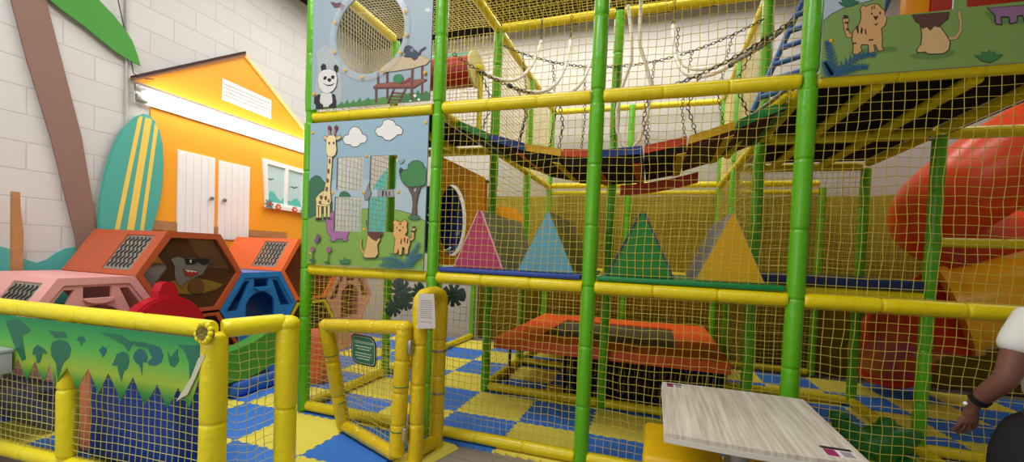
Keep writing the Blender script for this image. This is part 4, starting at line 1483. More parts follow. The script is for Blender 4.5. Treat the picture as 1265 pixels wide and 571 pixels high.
m.build('frond', t)

m = MB().use(mat('grey_conduit', (190, 188, 186), .5, .4))
ya, za = wl(-.475, 3.5); yb, zb = wl(-.463, 2.2)
m.tube([(XW + .02, ya, za), (XW + .02, yb, zb)], .012, 8)
tag(m.build('conduit_pipe'), 'thin grey conduit pipe running up the white wall behind the surfboard', 'pipe')
m = MB().use(INKDARK)
p0, p1, p2 = wl(-.56, 3.4), wl(-.465, 2.98), wl(-.44, 2.80)
m.tube([(XW + .045, *p0), (XW + .05, *wl(-.50, 3.12)), (XW + .05, *p1), (XW + .06, *p2), (XW + .07, *wl(-.40, 2.775)), (XW + .09, *wl(-.30, 2.80))], .005, 6)
tag(m.build('lamp_cable'), 'black cable hanging by the palm frond to the light', 'cable')

WAVE = mat('wave_teal', (92, 182, 176), .6, .3)
t = MB().use(WAVE)
t.plate(wpoly([(-1.60, .9), (-1.60, 1.30), (-1.45, 1.24), (-1.32, 1.30), (-1.19, 1.322), (-1.12, 1.296), (-1.07, 1.235), (-1.006, 1.208), (-.95, 1.235), (-.90, 1.285), (-.848, 1.318), (-.79, 1.33), (-.74, 1.29), (-.70, 1.22), (-.66, 1.2), (-.66, .9)]), [], YZ(XW), .001, .012)
tag(t.build('wave_cutout'), 'teal wave cut-out low on the white wall beside the palm trunk', 'wave cut-out')
t = MB().use(WAVE)
t.plate([(XW + .02, .9), (XW + .02, 2.2), (-2.2, 2.42), (-2.05, 2.66), (-1.85, 2.88), (-1.6, 3.02), (-1.35, 3.0), (-1.2, 2.86), (-1.16, 2.7), (-1.3, 2.74), (-1.45, 2.62), (-1.5, 2.4), (-1.42, 2.15), (-1.2, 1.95), (-.9, 1.86), (-.4, 1.84), (-.4, 1.72), (-1.6, 1.71), (-2.0, 1.69), (-2.2, .9)], [], XZ(YB), .002, .014)
tag(t.build('wave_cutout'), 'big curling teal wave cut-out on the far white wall seen through the window panel', 'wave cut-out')

m = MB().use(WOOD)
q = wl(-1.19, 0)[0]
pts = wpoly([(-1.176, .25), (-1.122, .25), (-1.122, 1.43), (-1.128, 1.50), (-1.136, 1.58), (-1.14, 1.70), (-1.176, 1.70)])
m.plate(pts, [], YZ(XW), .10, .135)
tag(m.build('wooden_stake'), 'rough wooden stake standing in front of the teal wave by the wall', 'stake')

# ------------------------------------------------------------------ honeycomb crawl tunnels
HS, HH = .474, .375
XF, XR = -1.2, -2.15


def hexpts(yc, zc, k=1.0, dy=0.0):
    return [(yc + HS * k - dy, zc), (yc + HS / 2 * k - dy * .6, zc + HH * k - dy), (yc - HS / 2 * k + dy * .6, zc + HH * k - dy), (yc - HS * k + dy, zc), (yc - HS / 2 * k + dy * .6, zc - HH * k + dy), (yc + HS / 2 * k - dy * .6, zc - HH * k + dy)]


GRID = mat('dark_wavy_line', (58, 54, 50), .5, .3)


def hex_block(yc, zc, M, label, front, name='hex_tunnel', grille=(1, 2)):
    t = thing(name, label, 'crawl tunnel', (XF, yc, zc - HH), 'honeycomb crawl tunnels')
    O_ = hexpts(yc, zc, 1, .004)
    I_ = hexpts(yc, zc, 1, .028)
    RI = hexpts(yc, zc, 1, .055)
    names = {0: 'side_panel', 1: 'top_panel', 2: 'side_panel', 3: 'side_panel', 4: 'base_panel', 5: 'side_panel'}
    for k in range(6):
        a, b_, c, d = O_[k], O_[(k + 1) % 6], I_[(k + 1) % 6], I_[k]
        xs = [(XF, XR)]
        gr = k in (0, 2) and k in grille
        m = MB().use(M)

        def slabx(xa, xb, s0=0., s1=1.):
            L = lambda p, q, s: (p[0] + (q[0] - p[0]) * s, p[1] + (q[1] - p[1]) * s)
            A0, A1, B0, B1 = L(a, b_, s0), L(a, b_, s1), L(d, c, s0), L(d, c, s1)
            m.add([(xa, *A0), (xa, *A1), (xa, *B1), (xa, *B0), (xb, *A0), (xb, *A1), (xb, *B1), (xb, *B0)],
                  [(0, 1, 2, 3), (7, 6, 5, 4), (0, 4, 5, 1), (3, 2, 6, 7), (1, 5, 6, 2), (0, 3, 7, 4)])
        if gr:
            slabx(XF, -1.31); slabx(-1.66, XR); slabx(-1.31, -1.66, 0, .10); slabx(-1.31, -1.66, .90, 1)
        else:
            slabx(XF, XR)
        po = m.build(names[k], t)
        if gr:
            L = lambda p, q, s: Vector((0, p[0] + (q[0] - p[0]) * s, p[1] + (q[1] - p[1]) * s))
            mid = lambda s: L(a, b_, s) * .5 + L(d, c, s) * .5
            m = MB().use(SMOKEG)
            n_ = (Vector((0, *a)) - Vector((0, *d))).normalized() * .003
            p0, p1 = mid(.10), mid(.90)
            m.add([Vector((-1.31, 0, 0)) + p0 + n_, Vector((-1.66, 0, 0)) + p0 + n_, Vector((-1.66, 0, 0)) + p1 + n_, Vector((-1.31, 0, 0)) + p1 + n_,
                   Vector((-1.31, 0, 0)) + p0 - n_, Vector((-1.66, 0, 0)) + p0 - n_, Vector((-1.66, 0, 0)) + p1 - n_, Vector((-1.31, 0, 0)) + p1 - n_],
                  [(0, 1, 2, 3), (7, 6, 5, 4), (0, 4, 5, 1), (1, 5, 6, 2), (2, 6, 7, 3), (3, 7, 4, 0)])
            g = m.build('grille_window', po)
            m = MB().use(GRID)
            for q in range(6):
                xx = -1.36 - q * .051
                pts = []
                for z in range(25):
                    s = .15 + .7 * z / 24
                    p = mid(s) + n_ * 2.4
                    pts.append((xx + .013 * sin(z * pi / 2.4), p.y, p.z))
                m.tube(pts, .0065, 5)
            m.build('grille_lines', po)
    m = MB().use(M)
    m.plate(hexpts(yc, zc, 1, .002), [RI], YZ(XF), -.03, .012)
    m.build('front_frame', t)
    m = MB().use(M)
    m.plate(hexpts(yc, zc, 1, .002), [hexpts(yc, zc, 1, .09)], YZ(XR), 0, .03)
    m.build('rear_frame', t)
    if front == 'shark':
        m = MB().use(SMOKE)
        port = None
        m.plate(hexpts(yc, zc, 1, .056), [], YZ(XF), -.018, -.012)
        m.build('front_window', t)
        m = MB()
        k = [0]

        def pr(poly, rgb, e=0.):
            for dd, c in (((e, OUT),) if e else ()) + ((0, rgb),):
                k[0] += 1
                m.use(flat(c)); pl = outline(poly, dd) if dd else poly
                tri = tessellate_polygon([[Vector((p[0], p[1], 0)) for p in pl]])
                m.add([(XF - .0118 + .0006 * k[0], p[0], p[1]) for p in pl], [tuple(q) for q in tri])
        Sx = ART_SHARK
        pr(Sx['board'], (132, 104, 36), .006); pr(Sx['body'], (112, 108, 102), .005); pr(Sx['mouth'], (150, 44, 40), .004); pr(Sx['teeth'], (206, 200, 190))
        pr(Sx['glasses'], (34, 30, 30)); pr(Sx['glint'], (196, 194, 188)); pr(Sx['ring'], (104, 66, 36), .005)
        m.build('cartoon_print', t)
    elif front == 'smoke':
        m = MB().use(SMOKE); m.plate(hexpts(yc, zc, 1, .056), [], YZ(XF), -.018, -.012); m.build('front_window', t)
    elif front == 'arch':
        H = lambda pts: [(yc + HS * u, zc + HH * 1.155 * v) for u, v in pts]
        hl = [H([(-.19, .50), (.19, .50), (.19, .70), (-.19, .70)]),
              H([(-.42, .66), (-.29, .66), (-.55, -.02), (-.82, -.02)]),
              H([(.29, .66), (.42, .66), (.82, -.02), (.55, -.02)]),
              H([(.38, -.66), (.38, .02)] + [(.38 * cos(q), .02 + .36 * sin(q)) for q in [pi * j / 10 for j in range(1, 10)]] + [(-.38, .02), (-.38, -.66)])]
        m = MB().use(M)
        m.plate(hexpts(yc, zc, 1, .056), hl, YZ(XF), -.03, .0)
        m.build('arch_panel', t)
        m = MB().use(M)
        m.plate(H([(.20 * cos(pi + pi * j / 10), .50 + .09 * sin(pi + pi * j / 10)) for j in range(11)] ), [], YZ(XF), .002, .03)
        m.build('step_lip', t)
    return t


def half_base(yc, M, label):
    t = thing('half_hexagon_block', label, 'tunnel base', (XF, yc, 0.016), 'honeycomb tunnel bases')
    m = MB().use(M)
    pts = [(yc - HS + .006, .362), (yc - HS / 2 + .004, .018), (yc + HS / 2 - .004, .018), (yc + HS - .006, .362)]
    m.plate(pts, [[(yc - HS * .72, .33), (yc - HS / 2 + .05, .06), (yc + HS / 2 - .05, .06), (yc + HS * .72, .33)]], YZ(XF), -.95, 0)
    m.build('shell', t)
    m = MB().use(M); m.plate([(yc - HS * .72, .33), (yc - HS / 2 + .05, .06), (yc + HS / 2 - .05, .06), (yc + HS * .72, .33)], [], YZ(XF), -.06, -.04); m.build('front_sheet', t)


YC = [-.797, -.086, .625, 1.336, 2.047]
ZL = .018
PINKY = mat('dusty_pink_plastic', (216, 150, 142), .4, .4)
hex_block(YC[0], .74, PINKHEX, 'pink hexagonal crawl tunnel block with arched front beside the banner', 'arch', grille=(2,))
hex_block(YC[1], 1.117, ORANGEHEX, 'orange hexagonal crawl tunnel block with the shark print window', 'shark', grille=(0, 2))
hex_block(YC[1], .392, ORANGEHEX, 'orange hexagonal crawl tunnel block underneath the shark block', 'smoke', grille=())
hex_block(YC[2], .74, BLUEHEX, 'blue hexagonal crawl tunnel block with arched doorway', 'arch', grille=())
hex_block(YC[3], 1.117, mat('bright_orange_plastic', (244, 112, 52), .4, .4, .04, 5), 'bright orange hexagonal crawl tunnel block beside the green corner post', 'smoke', grille=(0, 2))
hex_block(YC[3], .392, YELHEX, 'yellow hexagonal crawl tunnel block under the bright orange one', 'smoke', grille=())
hex_block(YC[4], .74, PINKY, 'dusty pink hexagonal tunnel block seen through the net behind the gate', 'arch', grille=())
half_base(YC[0], mat('grape_base', (84, 96, 128), .5, .3), 'slate blue half base under the pink tunnel block')
half_base(YC[2], REDPL, 'red half base under the blue tunnel block')
half_base(YC[4], PINKY, 'dusty pink half base at the far end of the tunnels')

# red round toy in front of the tunnels
t = thing('rocker_toy', 'red round plastic toy with a top grip behind the yellow rail', 'toy', (-1.0, -.45, 0.016))
m = MB().use(REDPL)
dsk = ellipse(-.46, .63, .315, .33, 40)
for i_, (w0, w1) in enumerate(((-.05, .05), (-.065, .065))):
    m.plate(outline(dsk, -.015 * i_), [], YZ(-1.0), w0, w1)
m.build('round_side', t)
m = MB().use(REDPL)
m.plate([(-.535, .93), (-.53, 1.0), (-.505, 1.06), (-.47, 1.075), (-.42, 1.07), (-.395, 1.03), (-.375, .93), (-.40, .90), (-.52, .90)], [], YZ(-1.0), -.045, .045)
m.build('grip', t)
m = MB().use(REDPL); m.box((-1.10, -.76, .016), (-.90, -.16, .42), .03); m.build('base', t)

# soft blocks and rocker seen through the barrier nets
m = MB().use(mat('deep_blue_vinyl', (26, 72, 176), .4, .4, .06, 6)); m.box((-.58, -1.17, .016), (.20, -.97, .80), .03)
tag(m.build('soft_block'), 'blue soft play block behind the leaf banner', 'soft block')
m = MB().use(mat('salmon_vinyl', (232, 134, 100), .3, .5, .06, 6)); m.box((-.80, -1.14, .016), (-.62, -.98, .74), .03)
tag(m.build('soft_block'), 'salmon upright soft block beside the blue block behind the banner', 'soft block')
m = MB().use(mat('bumper_blue', (44, 104, 206), .4, .4, .05, 6)); m.box((-1.02, -.06, .016), (-.72, 1.2, .17), .05)
tag(m.build('floor_bumper'), 'long blue padded floor bumper in front of the tunnels', 'bumper')
t = thing('seesaw', 'green curved toddler rocker resting on the blue floor bumper', 'rocker', (-.8, .3, .17))
m = MB().use(mat('rocker_green', (76, 160, 56), .35, .4, .04, 5))
top_ = [(-.30 + .09 * k, .46 - .012 * k + .004 * k * k) for k in range(9)]
bot_ = [(p[0], max(.171, .20 - .022 * q + .0036 * q * q)) for q, p in enumerate(top_)]
m.plate(top_ + list(reversed(bot_)), [], YZ(-.88), 0, .14)
m.build('rocker_body', t)
m = MB().use(REDPL); m.box((-.885, -.29, .455), (-.735, -.15, .53), .02); m.build('seat', t)

m = MB().use(mat('coral_vinyl', (222, 96, 66), .4, .4, .06, 6))
m.tube([(-.50, .72, .016), (-.50, .72, .05), (-.50, .72, .50), (-.50, .72, .54)], [.15, .165, .165, .14], 24)
tag(m.build('soft_cylinder'), 'coral red soft play cylinder behind the side net by the green corner post', 'soft block')

# ------------------------------------------------------------------ toddler barrier
t = thing('toddler_barrier', 'low yellow foam barrier with net and worn corner post', 'barrier', (0, -1.27, 0))
C0, C1, CL = Vector((.632, -1.27, 0)), Vector((.795, -.96, 0)), Vector((XW + .06, -1.42, 0))
dl = (C0 - CL).normalized()


def bpt(x):
    s = (x - CL.x) / (C0.x - CL.x)
    return CL + (C0 - CL) * s


def up(p, z):
    return (p.x, p.y, z)


m = MB().use(YELB); m.foam(up(CL, .962), up(C0 - dl * .02, .962), .047, .5); m.build('rail', t)
m = MB().use(YELB); m.foam(up(CL, .075), up(C0, .075), .045, .5); m.build('rail', t)
for p, r, z in ((C0, .062, .945), (C1, .058, .95)):
    m = MB().use(YELB); m.foam(up(p, .016), up(p, z), r, .46); po = m.build('post', t)
for x in (-.46, -1.6):
    m = MB().use(YELB); m.foam(up(bpt(x), .12), up(bpt(x), .92), .05, .4); m.build('post', t)
d1 = (C1 - C0).normalized()
m = MB().use(YELB)
m.foam(up(C0 + d1 * .03, .965), up(C1 - d1 * .02, .975), .05, .3)
m.ball(up(C1, .965), (.066, .066, .05), 14, 8)
m.build('rail', t)
m = MB().use(YELB); m.foam(up(C0, .075), up(C1, .075), .045, .3); m.build('rail', t)
# torn end of the corner rail: bare foam and a cap of tape
m = MB().use(mat('bare_foam', (132, 122, 62), .95, .1, .3, 40, 1.0, 60))
m.tube([up(C0 + Vector((.012, -.05, 0)), .958), up(C0 + Vector((.018, -.078, 0)), .958)], [.045, .036], 16)
m.build('torn_foam', t)
m = MB().use(YELB)
for k in range(13):
    a0 = 2 * pi * k / 13
    ctr = C0 + Vector((.014, -.068, 0))
    m.ball((ctr.x + .047 * cos(a0), ctr.y + .004 * sin(3 * a0), .958 + .047 * sin(a0)), (.016, .014, .016), 7, 5)
m.build('torn_skin', t)
z0, z1 = .12, .92
a_, b_ = bpt(-2.25), C0 - dl * .06
net('net', '', up(a_, z0), b_ - a_, (0, 0, z1 - z0), mat('barrier_cord', (206, 200, 110), .7, .2), cell=.045, r=.0022, sag=.02, seed=3, part_of=t)
a_, b_ = C0 + d1 * .06, C1 - d1 * .06
net('net', '', up(a_, z0), b_ - a_, (0, 0, z1 - z0), mat('barrier_cord', (206, 200, 110)), cell=.045, r=.0022, sag=.03, seed=4, part_of=t)

# leaf banner: painted cloth with zigzag leaf-tip hem
t = thing('leaf_banner', 'green leaf-print cloth banner hanging from the yellow barrier rail', 'banner', (-.3, -1.33, .6))
xt = .648
tips = [(-2.25, .60), (-2.15, .55), (-2.05, .68), (-1.95, .55), (-1.84, .68), (-1.74, .54), (-1.62, .67), (-1.5, .55), (-1.38, .68), (-1.27, .55), (-1.16, .67), (-1.06, .56), (-.99, .67),
        (-.957, .593), (-.873, .551), (-.823, .608), (-.786, .678), (-.747, .606), (-.709, .553), (-.678, .614), (-.644, .675), (-.609, .609), (-.572, .555), (-.547, .607), (-.519, .671), (-.495, .596), (-.479, .541), (-.424, .604), (-.37, .666), (-.315, .6), (-.28, .549), (-.237, .618), (-.19, .683), (-.141, .603), (-.107, .547), (-.073, .612), (-.039, .673), (.008, .605), (.051, .527), (.094, .599), (.138, .67), (.183, .594), (.222, .525), (.275, .589), (.317, .654), (.36, .584), (.393, .537), (.434, .594), (.467, .655), (.509, .604), (.547, .558), (.585, .66), (xt - .002, .85)]
outer = [(-2.25, .925)] + tips + [(xt - .002, .925)]


def BAN(off):
    def T(u, v, w):
        p = bpt(u)
        q = .008 * sin(u * 9) * max(0, (.93 - v) / .35)
        return (p.x, p.y - .052 + off - w + q * .6, v)
    return T


bmat = mat('banner_green', (92, 160, 74), .7, .2)
nt = bmat.node_tree
tc = nt.nodes.new('ShaderNodeNewGeometry'); sx = nt.nodes.new('ShaderNodeSeparateXYZ'); cr_ = nt.nodes.new('ShaderNodeValToRGB'); mr = nt.nodes.new('ShaderNodeMapRange')
nt.links.new(tc.outputs['Position'], sx.inputs[0]); nt.links.new(sx.outputs['Z'], mr.inputs['Value'])
mr.inputs['From Min'].default_value = .55; mr.inputs['From Max'].default_value = .93
e = cr_.color_ramp.elements
e[0].position = 0; e[0].color = lin((40, 112, 66)); e[1].position = 1; e[1].color = lin((46, 140, 92))
for p, c in ((.12, (70, 146, 62)), (.30, (158, 186, 64)), (.62, (92, 178, 84))):
    q = cr_.color_ramp.elements.new(p); q.color = lin(c)
nt.links.new(mr.outputs[0], cr_.inputs[0]); nt.links.new(cr_.outputs[0], nt.nodes['Principled BSDF'].inputs['Base Color'])
m = MB().use(bmat)
sub = []
# cut the outline in narrow strips so that the cloth can ripple
for k in range(48):
    u0, u1 = -2.25 + (xt + 2.25) * k / 48, -2.25 + (xt + 2.25) * (k + 1) / 48
    pc = clip_cell(outer, u0, .5, u1, .95)
    if pc:
        m.plate(pc, [], BAN(0), 0, .002)
m.build('cloth', t)
inks = {'d': (38, 112, 86), 't': (38, 104, 108)}
PR = {
 'tl1': [(-.903, .89), (-.793, .913), (-.672, .852), (-.752, .818), (-.716, .678), (-.75, .665), (-.819, .758), (-.852, .809)],
 'tl2': [(-.663, .71), (-.653, .747), (-.619, .773), (-.566, .756), (-.532, .729), (-.579, .728), (-.597, .673), (-.625, .661), (-.636, .713)],
 'l3': [(-.507, .77), (-.49, .803), (-.427, .822), (-.364, .815), (-.334, .779), (-.346, .731), (-.395, .694), (-.449, .601), (-.466, .687), (-.502, .718)],
 's1': [(-.288, .834), (-.267, .857), (-.231, .855), (-.216, .829), (-.24, .827), (-.249, .802), (-.264, .825)],
 's2': [(-.111, .792), (-.083, .817), (-.053, .807), (-.059, .781), (-.078, .756), (-.097, .777)],
 'l4': [(-.012, .719), (.01, .755), (.023, .786), (.073, .804), (.107, .79), (.114, .758), (.097, .706), (.075, .699), (.058, .637), (.034, .691), (.029, .72)],
 'l5': [(.14, .777), (.157, .811), (.188, .832), (.227, .823), (.249, .793), (.241, .763), (.211, .76), (.208, .688), (.189, .741), (.158, .754)],
 'l6': [(.246, .764), (.282, .792), (.248, .836), (.28, .861), (.334, .853), (.36, .816), (.346, .774), (.304, .751), (.261, .749)],
 'l7': [(.389, .835), (.414, .806), (.434, .834), (.463, .858), (.459, .826), (.472, .796), (.44, .759), (.409, .765), (.398, .796)],
 'm1': [(-.529, .865), (-.39, .868), (-.365, .839), (-.465, .827)], 'm2': [(-.112, .893), (.049, .891), (.139, .853), (.106, .806), (.067, .843), (-.019, .871)],
 'm3': [(.116, .864), (.226, .867), (.334, .853), (.227, .839), (.161, .844)], 'm4': [(.458, .878), (.639, .889), (.644, .853), (.592, .77), (.548, .703), (.537, .795), (.504, .854)],
}
m = MB()
for kd, dx in [(k, 0) for k in PR] + [('tl1', -.42), ('l3', -.72), ('l5', -1.45), ('l6', -1.8), ('l4', -1.95)]:
    m.use(flat(inks['t' if kd in ('l5', 'l6', 's2') else 'd']))
    m.plate([(p[0] + dx, p[1]) for p in PR[kd]], [], BAN(-.003), 0, .0008)
m.build('leaf_print', t)
m = MB().use(mat('cloth_back', (206, 204, 176), .8, .2))
T = BAN(-.008)
m.plate([(.647, .853), (.609, .826), (.563, .72), (.469, .586), (.509, .612), (.545, .632), (.593, .724), (.647, .835)], [], T, 0, .003)
m.build('folded_hem', t)

# grey latch box near the wall end of the rail
t = thing('latch_box', 'grey metal box fixed on the barrier beside the leaf banner', 'box', (-.95, -1.45, .575))
m = MB().use(mat('grey_metal', (176, 182, 186), .4, .5, .03, 8)); m.box((-1.10, -1.50, .59), (-.80, -1.415, .715), .006); m.build('case', t)
m = MB().use(mat('grey_metal', (176, 182, 186))); m.box((-1.11, -1.51, .7155), (-.795, -1.41, .735), .004); m.build('lid', t)
m = MB().use(STEEL); m.tube([(-1.05, -1.48, .575), (-.83, -1.48, .575), (-.80, -1.46, .585)], .008, 6); m.build('hook', t)

# ------------------------------------------------------------------ gate
ga, gb, gc, gd = Vector((.555, -.384, .85)), Vector((1.262, -.484, .915)), Vector((1.231, -.474, .07)), Vector((.60, -.216, .07))
t = thing('toddler_gate', 'open yellow foam gate with netting and slanted free post', 'gate', (.93, -.35, 0))
YELG = mat('yellow_gate_vinyl', (224, 194, 16), .22, .6, .08, 8, .35, 26)


def gp(s, q):
    return gd * (1 - s) * (1 - q) + gc * s * (1 - q) + ga * (1 - s) * q + gb * s * q


for a, b, nm, r in ((gd + Vector((0, 0, -.02)), ga, 'post', .05), (gc, gb, 'post', .05), (ga, gb, 'rail', .046), (gd, gc, 'rail', .046)):
    m = MB().use(YELG)
    if nm == 'rail':
        d = (b - a).normalized()
        a, b = a + d * .02, b - d * .02
    m.foam(a, b, r, .24)
    if nm == 'post':
        m.ball(b, (.052, .052, .046), 14, 8)
    m.build(nm, t)
m = MB().use(mat('cable_tie', (86, 122, 66), .5, .3))
for s, q in ((0, .72), (0, .25), (1, .55), (1, .2)):
    c = gp(s, q); up_ = (gp(s, q + .02) - gp(s, q - .02)).normalized()
    m.tube([c - up_ * .004, c + up_ * .004], .0525, 16)
m.build('cable_tie', t)
m = MB().use(NETM)
for k in range(1, 15):
    s = k / 15
    m.tube([gp(s + .01 * sin(5 * q / 12 + k), q / 12) for q in range(13)], .0022, 3, False)
for k in range(1, 18):
    q = k / 18
    m.tube([gp(s / 12, q + .008 * sin(s * .8 + k)) for s in range(13)], .0022, 3, False)
m.build('net', t)
for q in (.18, .86):
    c = gp(1.0, q) + Vector((.055, -.01, 0))
    m = MB().use(STEEL); m.box(c + Vector((-.012, -.02, -.045)), c + Vector((.018, .015, .045)), .005); m.build('hinge', t)

t = thing('toddler_sign', 'green rounded rules sign hanging on the open yellow gate', 'sign', (.925, -.46, .6))
sa, sb, sc = Vector((.805, -.41, .805)), Vector((1.03, -.452, .822)), Vector((.83, -.392, .617))
ux = (sb - sa); uz = (sa - sc); ctr = Vector((.927, -.425, .722))
wx, hz = .232, .20
ud = Vector((ux.x, ux.y, 0)).normalized(); vd = Vector((-.05, .03, 1)).normalized(); nd = ud.cross(vd).normalized()
if nd.y > 0:
    nd = -nd


def SG(u, v, w):
    return ctr + nd * .014 + ud * u + vd * v + nd * w


def leafrect(w, h, r1, r2):
    o = []
    for cx, cy, a, r in ((w / 2, h / 2, 0, r2), (-w / 2, h / 2, pi / 2, r1), (-w / 2, -h / 2, pi, r2), (w / 2, -h / 2, 1.5 * pi, r1)):
        sx_, sy_ = (1 if cx > 0 else -1), (1 if cy > 0 else -1)
        o += [(cx - sx_ * r + r * cos(a + pi / 2 * k / 7), cy - sy_ * r + r * sin(a + pi / 2 * k / 7)) for k in range(8)]
    return o


m = MB().use(flat((34, 38, 36)))
m.plate(leafrect(wx, hz, .03, .065), [], SG, 0, .005)
m.use(flat((190, 200, 186))); m.plate(leafrect(wx - .018, hz - .018, .026, .058), [], SG, .0051, .0056)
m.use(flat((52, 112, 84))); m.plate(leafrect(wx - .026, hz - .026, .024, .054), [], SG, .0057, .0062)
m.build('sign_board', t)


def text_mesh(s, size):
    c = bpy.data.curves.new('lettering', 'FONT')
    c.body = s; c.size = size; c.align_x = 'CENTER'; c.extrude = .0002
    o = bpy.data.objects.new('lettering', c)
    COL.objects.link(o)
    bpy.context.view_layer.update()
    me = bpy.data.meshes.new_from_object(o.evaluated_get(bpy.context.evaluated_depsgraph_get()))
    vs = [tuple(v.co) for v in me.vertices]; fs = [tuple(p.vertices) for p in me.polygons]
    bpy.data.objects.remove(o); bpy.data.curves.remove(c); bpy.data.meshes.remove(me)
    return vs, fs


m = MB().use(flat((206, 214, 200)))
vs, fs = text_mesh('TODDLER ROOM', .024)
m.add([SG(v[0], v[1] + .043, .0066 + v[2]) for v in vs], fs)
rg2 = random.Random(5)
for z, w in ((.020, .150), (.002, .120), (-.026, .150), (-.044, .150), (-.062, .120)):
    x = -w / 2
    while x < w / 2:
        l = rg2.uniform(.010, .026)
        m.plate(rect(x, z, min(x + l, w / 2), z + .0065), [], SG, .0064, .0067)
        x += l + .005
m.build('lettering', t)

# double gate post bolted beside the frame post
t = thing('gate_post', 'yellow double foam gate post joined at the top beside the second frame post', 'gate post', (1.34, -.3, 0))
p1, p2 = Vector((1.335, -.415, 0)), Vector((1.36, -.185, 0))
for p, r, h in ((p1, .05, 1.06), (p2, .05, 1.06)):
    m = MB().use(YELG); m.foam((p.x, p.y, .018), (p.x, p.y, h), r, .26); m.build('post', t)
m = MB().use(YELG)
pts = [(p1.x, p1.y, 1.05), (p1.x, p1.y, 1.09), (p1.x + .004, p1.y + .03, 1.115), (p1.x + .012, p1.y + .10, 1.125), (p2.x - .01, p2.y - .07, 1.125), (p2.x, p2.y - .02, 1.11), (p2.x, p2.y, 1.08), (p2.x, p2.y, 1.05)]
m.tube(pts, .05, 14); m.build('top_bend', t)
m = MB().use(YELG); m.foam((p1.x, p1.y + .03, .08), (p2.x, p2.y - .03, .08), .045, .2); m.build('rail', t)
m = MB().use(NETM)
for k in range(1, 4):
    q = p1 + (p2 - p1) * k / 4
    m.tube([(q.x, q.y, .1), (q.x, q.y, 1.1)], .0022, 3, False)
for k in range(1, 20):
    m.tube([(p1.x, p1.y, .1 + .05 * k), (p2.x, p2.y, .1 + .05 * k)], .0022, 3, False)
m.build('net', t)
m = MB().use(STEEL)
for z in (.72, .42):
    m = MB().use(STEEL)
    m.tube([(p2.x, p2.y, z - .008), (p2.x, p2.y, z + .008)], .053, 14)
    m.build('strap', t)
m = MB().use(STEEL); m.box((p1.x - .066, p1.y - .055, .16), (p1.x - .03, p1.y - .02, .34), .006); m.build('hinge', t)

m = MB().use(mat('laminated_paper', (206, 200, 198), .35, .5))
TG = lambda u, v, w: Vector((1.405, -.47, 1.14)) + Vector((.97, .22, 0)) * u + Vector((-.02, -.02, 1)) * v + Vector((.22, -.97, 0)) * w
t = thing('paper_notice', 'white laminated paper notice taped over the top of the double gate post', 'notice', (1.41, -.47, .92))
m.plate([(-.05, 0), (.05, .004), (.062, -.215), (-.058, -.225)], [], TG, 0, .002)
m.build('sheet', t)
m = MB().use(flat((136, 130, 128)))
for k in range(11):
    z = -.045 - k * .0135
    if k == 9:
        continue
    x = -.038
    while x < .036:
        l = rg2.uniform(.008, .02)
        m.plate(rect(x, z, min(x + l, .038), z + .0045), [], TG, .0022, .0026)
        x += l + .004
m.build('small_print', t)

m = MB().use(mat('yellow_foam_tile', (232, 214, 74)))
m.add([(1.19, -.62, 0.001), (1.36, -.60, 0.001), (1.50, -.09, 0.001), (1.26, -.06, 0.001), (1.20, -.60, .03), (1.33, -.585, .03), (1.47, -.10, .03), (1.27, -.07, .03)],
      [(0, 3, 2, 1), (4, 5, 6, 7), (0, 1, 5, 4), (1, 2, 6, 5), (2, 3, 7, 6), (3, 0, 4, 7)])
tag(m.build('threshold_wedge'), 'yellow foam threshold wedge on the floor under the double gate post', 'floor edge')

# ------------------------------------------------------------------ monstera leaves
MON = mat('monstera_green', (18, 48, 38), .35, .5, .2, 12)


def monstera(R):
    o = []
    n = 60
    for k in range(n + 1):
        a = -pi * .93 + 2 * pi * .93 * k / n
        r = R * (1 + .12 * cos(a)) * (1 if abs(a) < 2.5 else .9)
        w = abs(a)
        for c in (.75, 1.3, 1.85):
            dd = abs(w - c)
            if dd < .10:
                r *= .42 + .58 * dd / .10
        o.append((r * .82 * sin(a), r * cos(a)))
    o.append((0, -R * .25))
    return o


t = thing('monstera_garland', 'dark artificial monstera leaves tied around the second frame post', 'artificial plant', (1.19, -.07, .95))
for (x, z, R, tilt, tw) in ((.985, 1.09, .105, .5, .2), (1.115, 1.10, .075, -.5, -.4), (.925, .985, .085, 2.3, .4), (1.02, 1.02, .075, 1.6, .1), (1.395, 1.10, .10, -1.45, .3)):
    mb = MB().use(MON)
    ct, st = cos(tilt), sin(tilt)

    def TM(u, v, w, x=x, z=z, ct=ct, st=st, tw=tw):
        a, b = u * ct - v * st, u * st + v * ct
        return (x + a * cos(tw), -.085 + a * sin(tw) * .4 - w - .25 * u * u / .1 * .1, z + b)
    mb.plate(monstera(R), [], TM, 0, .002)
    mb.tube([TM(0, -R * .25, .001), TM(0, R * .9, .004)], .003, 5)
    mb.build('leaf', t)
m = MB().use(MON)
m.tube([(.93, -.075, .99), (1.0, -.07, 1.04), (1.13, -.065, 1.06), (1.25, -.065, 1.06), (1.35, -.075, 1.09)], .006, 6); m.build('stem', t)

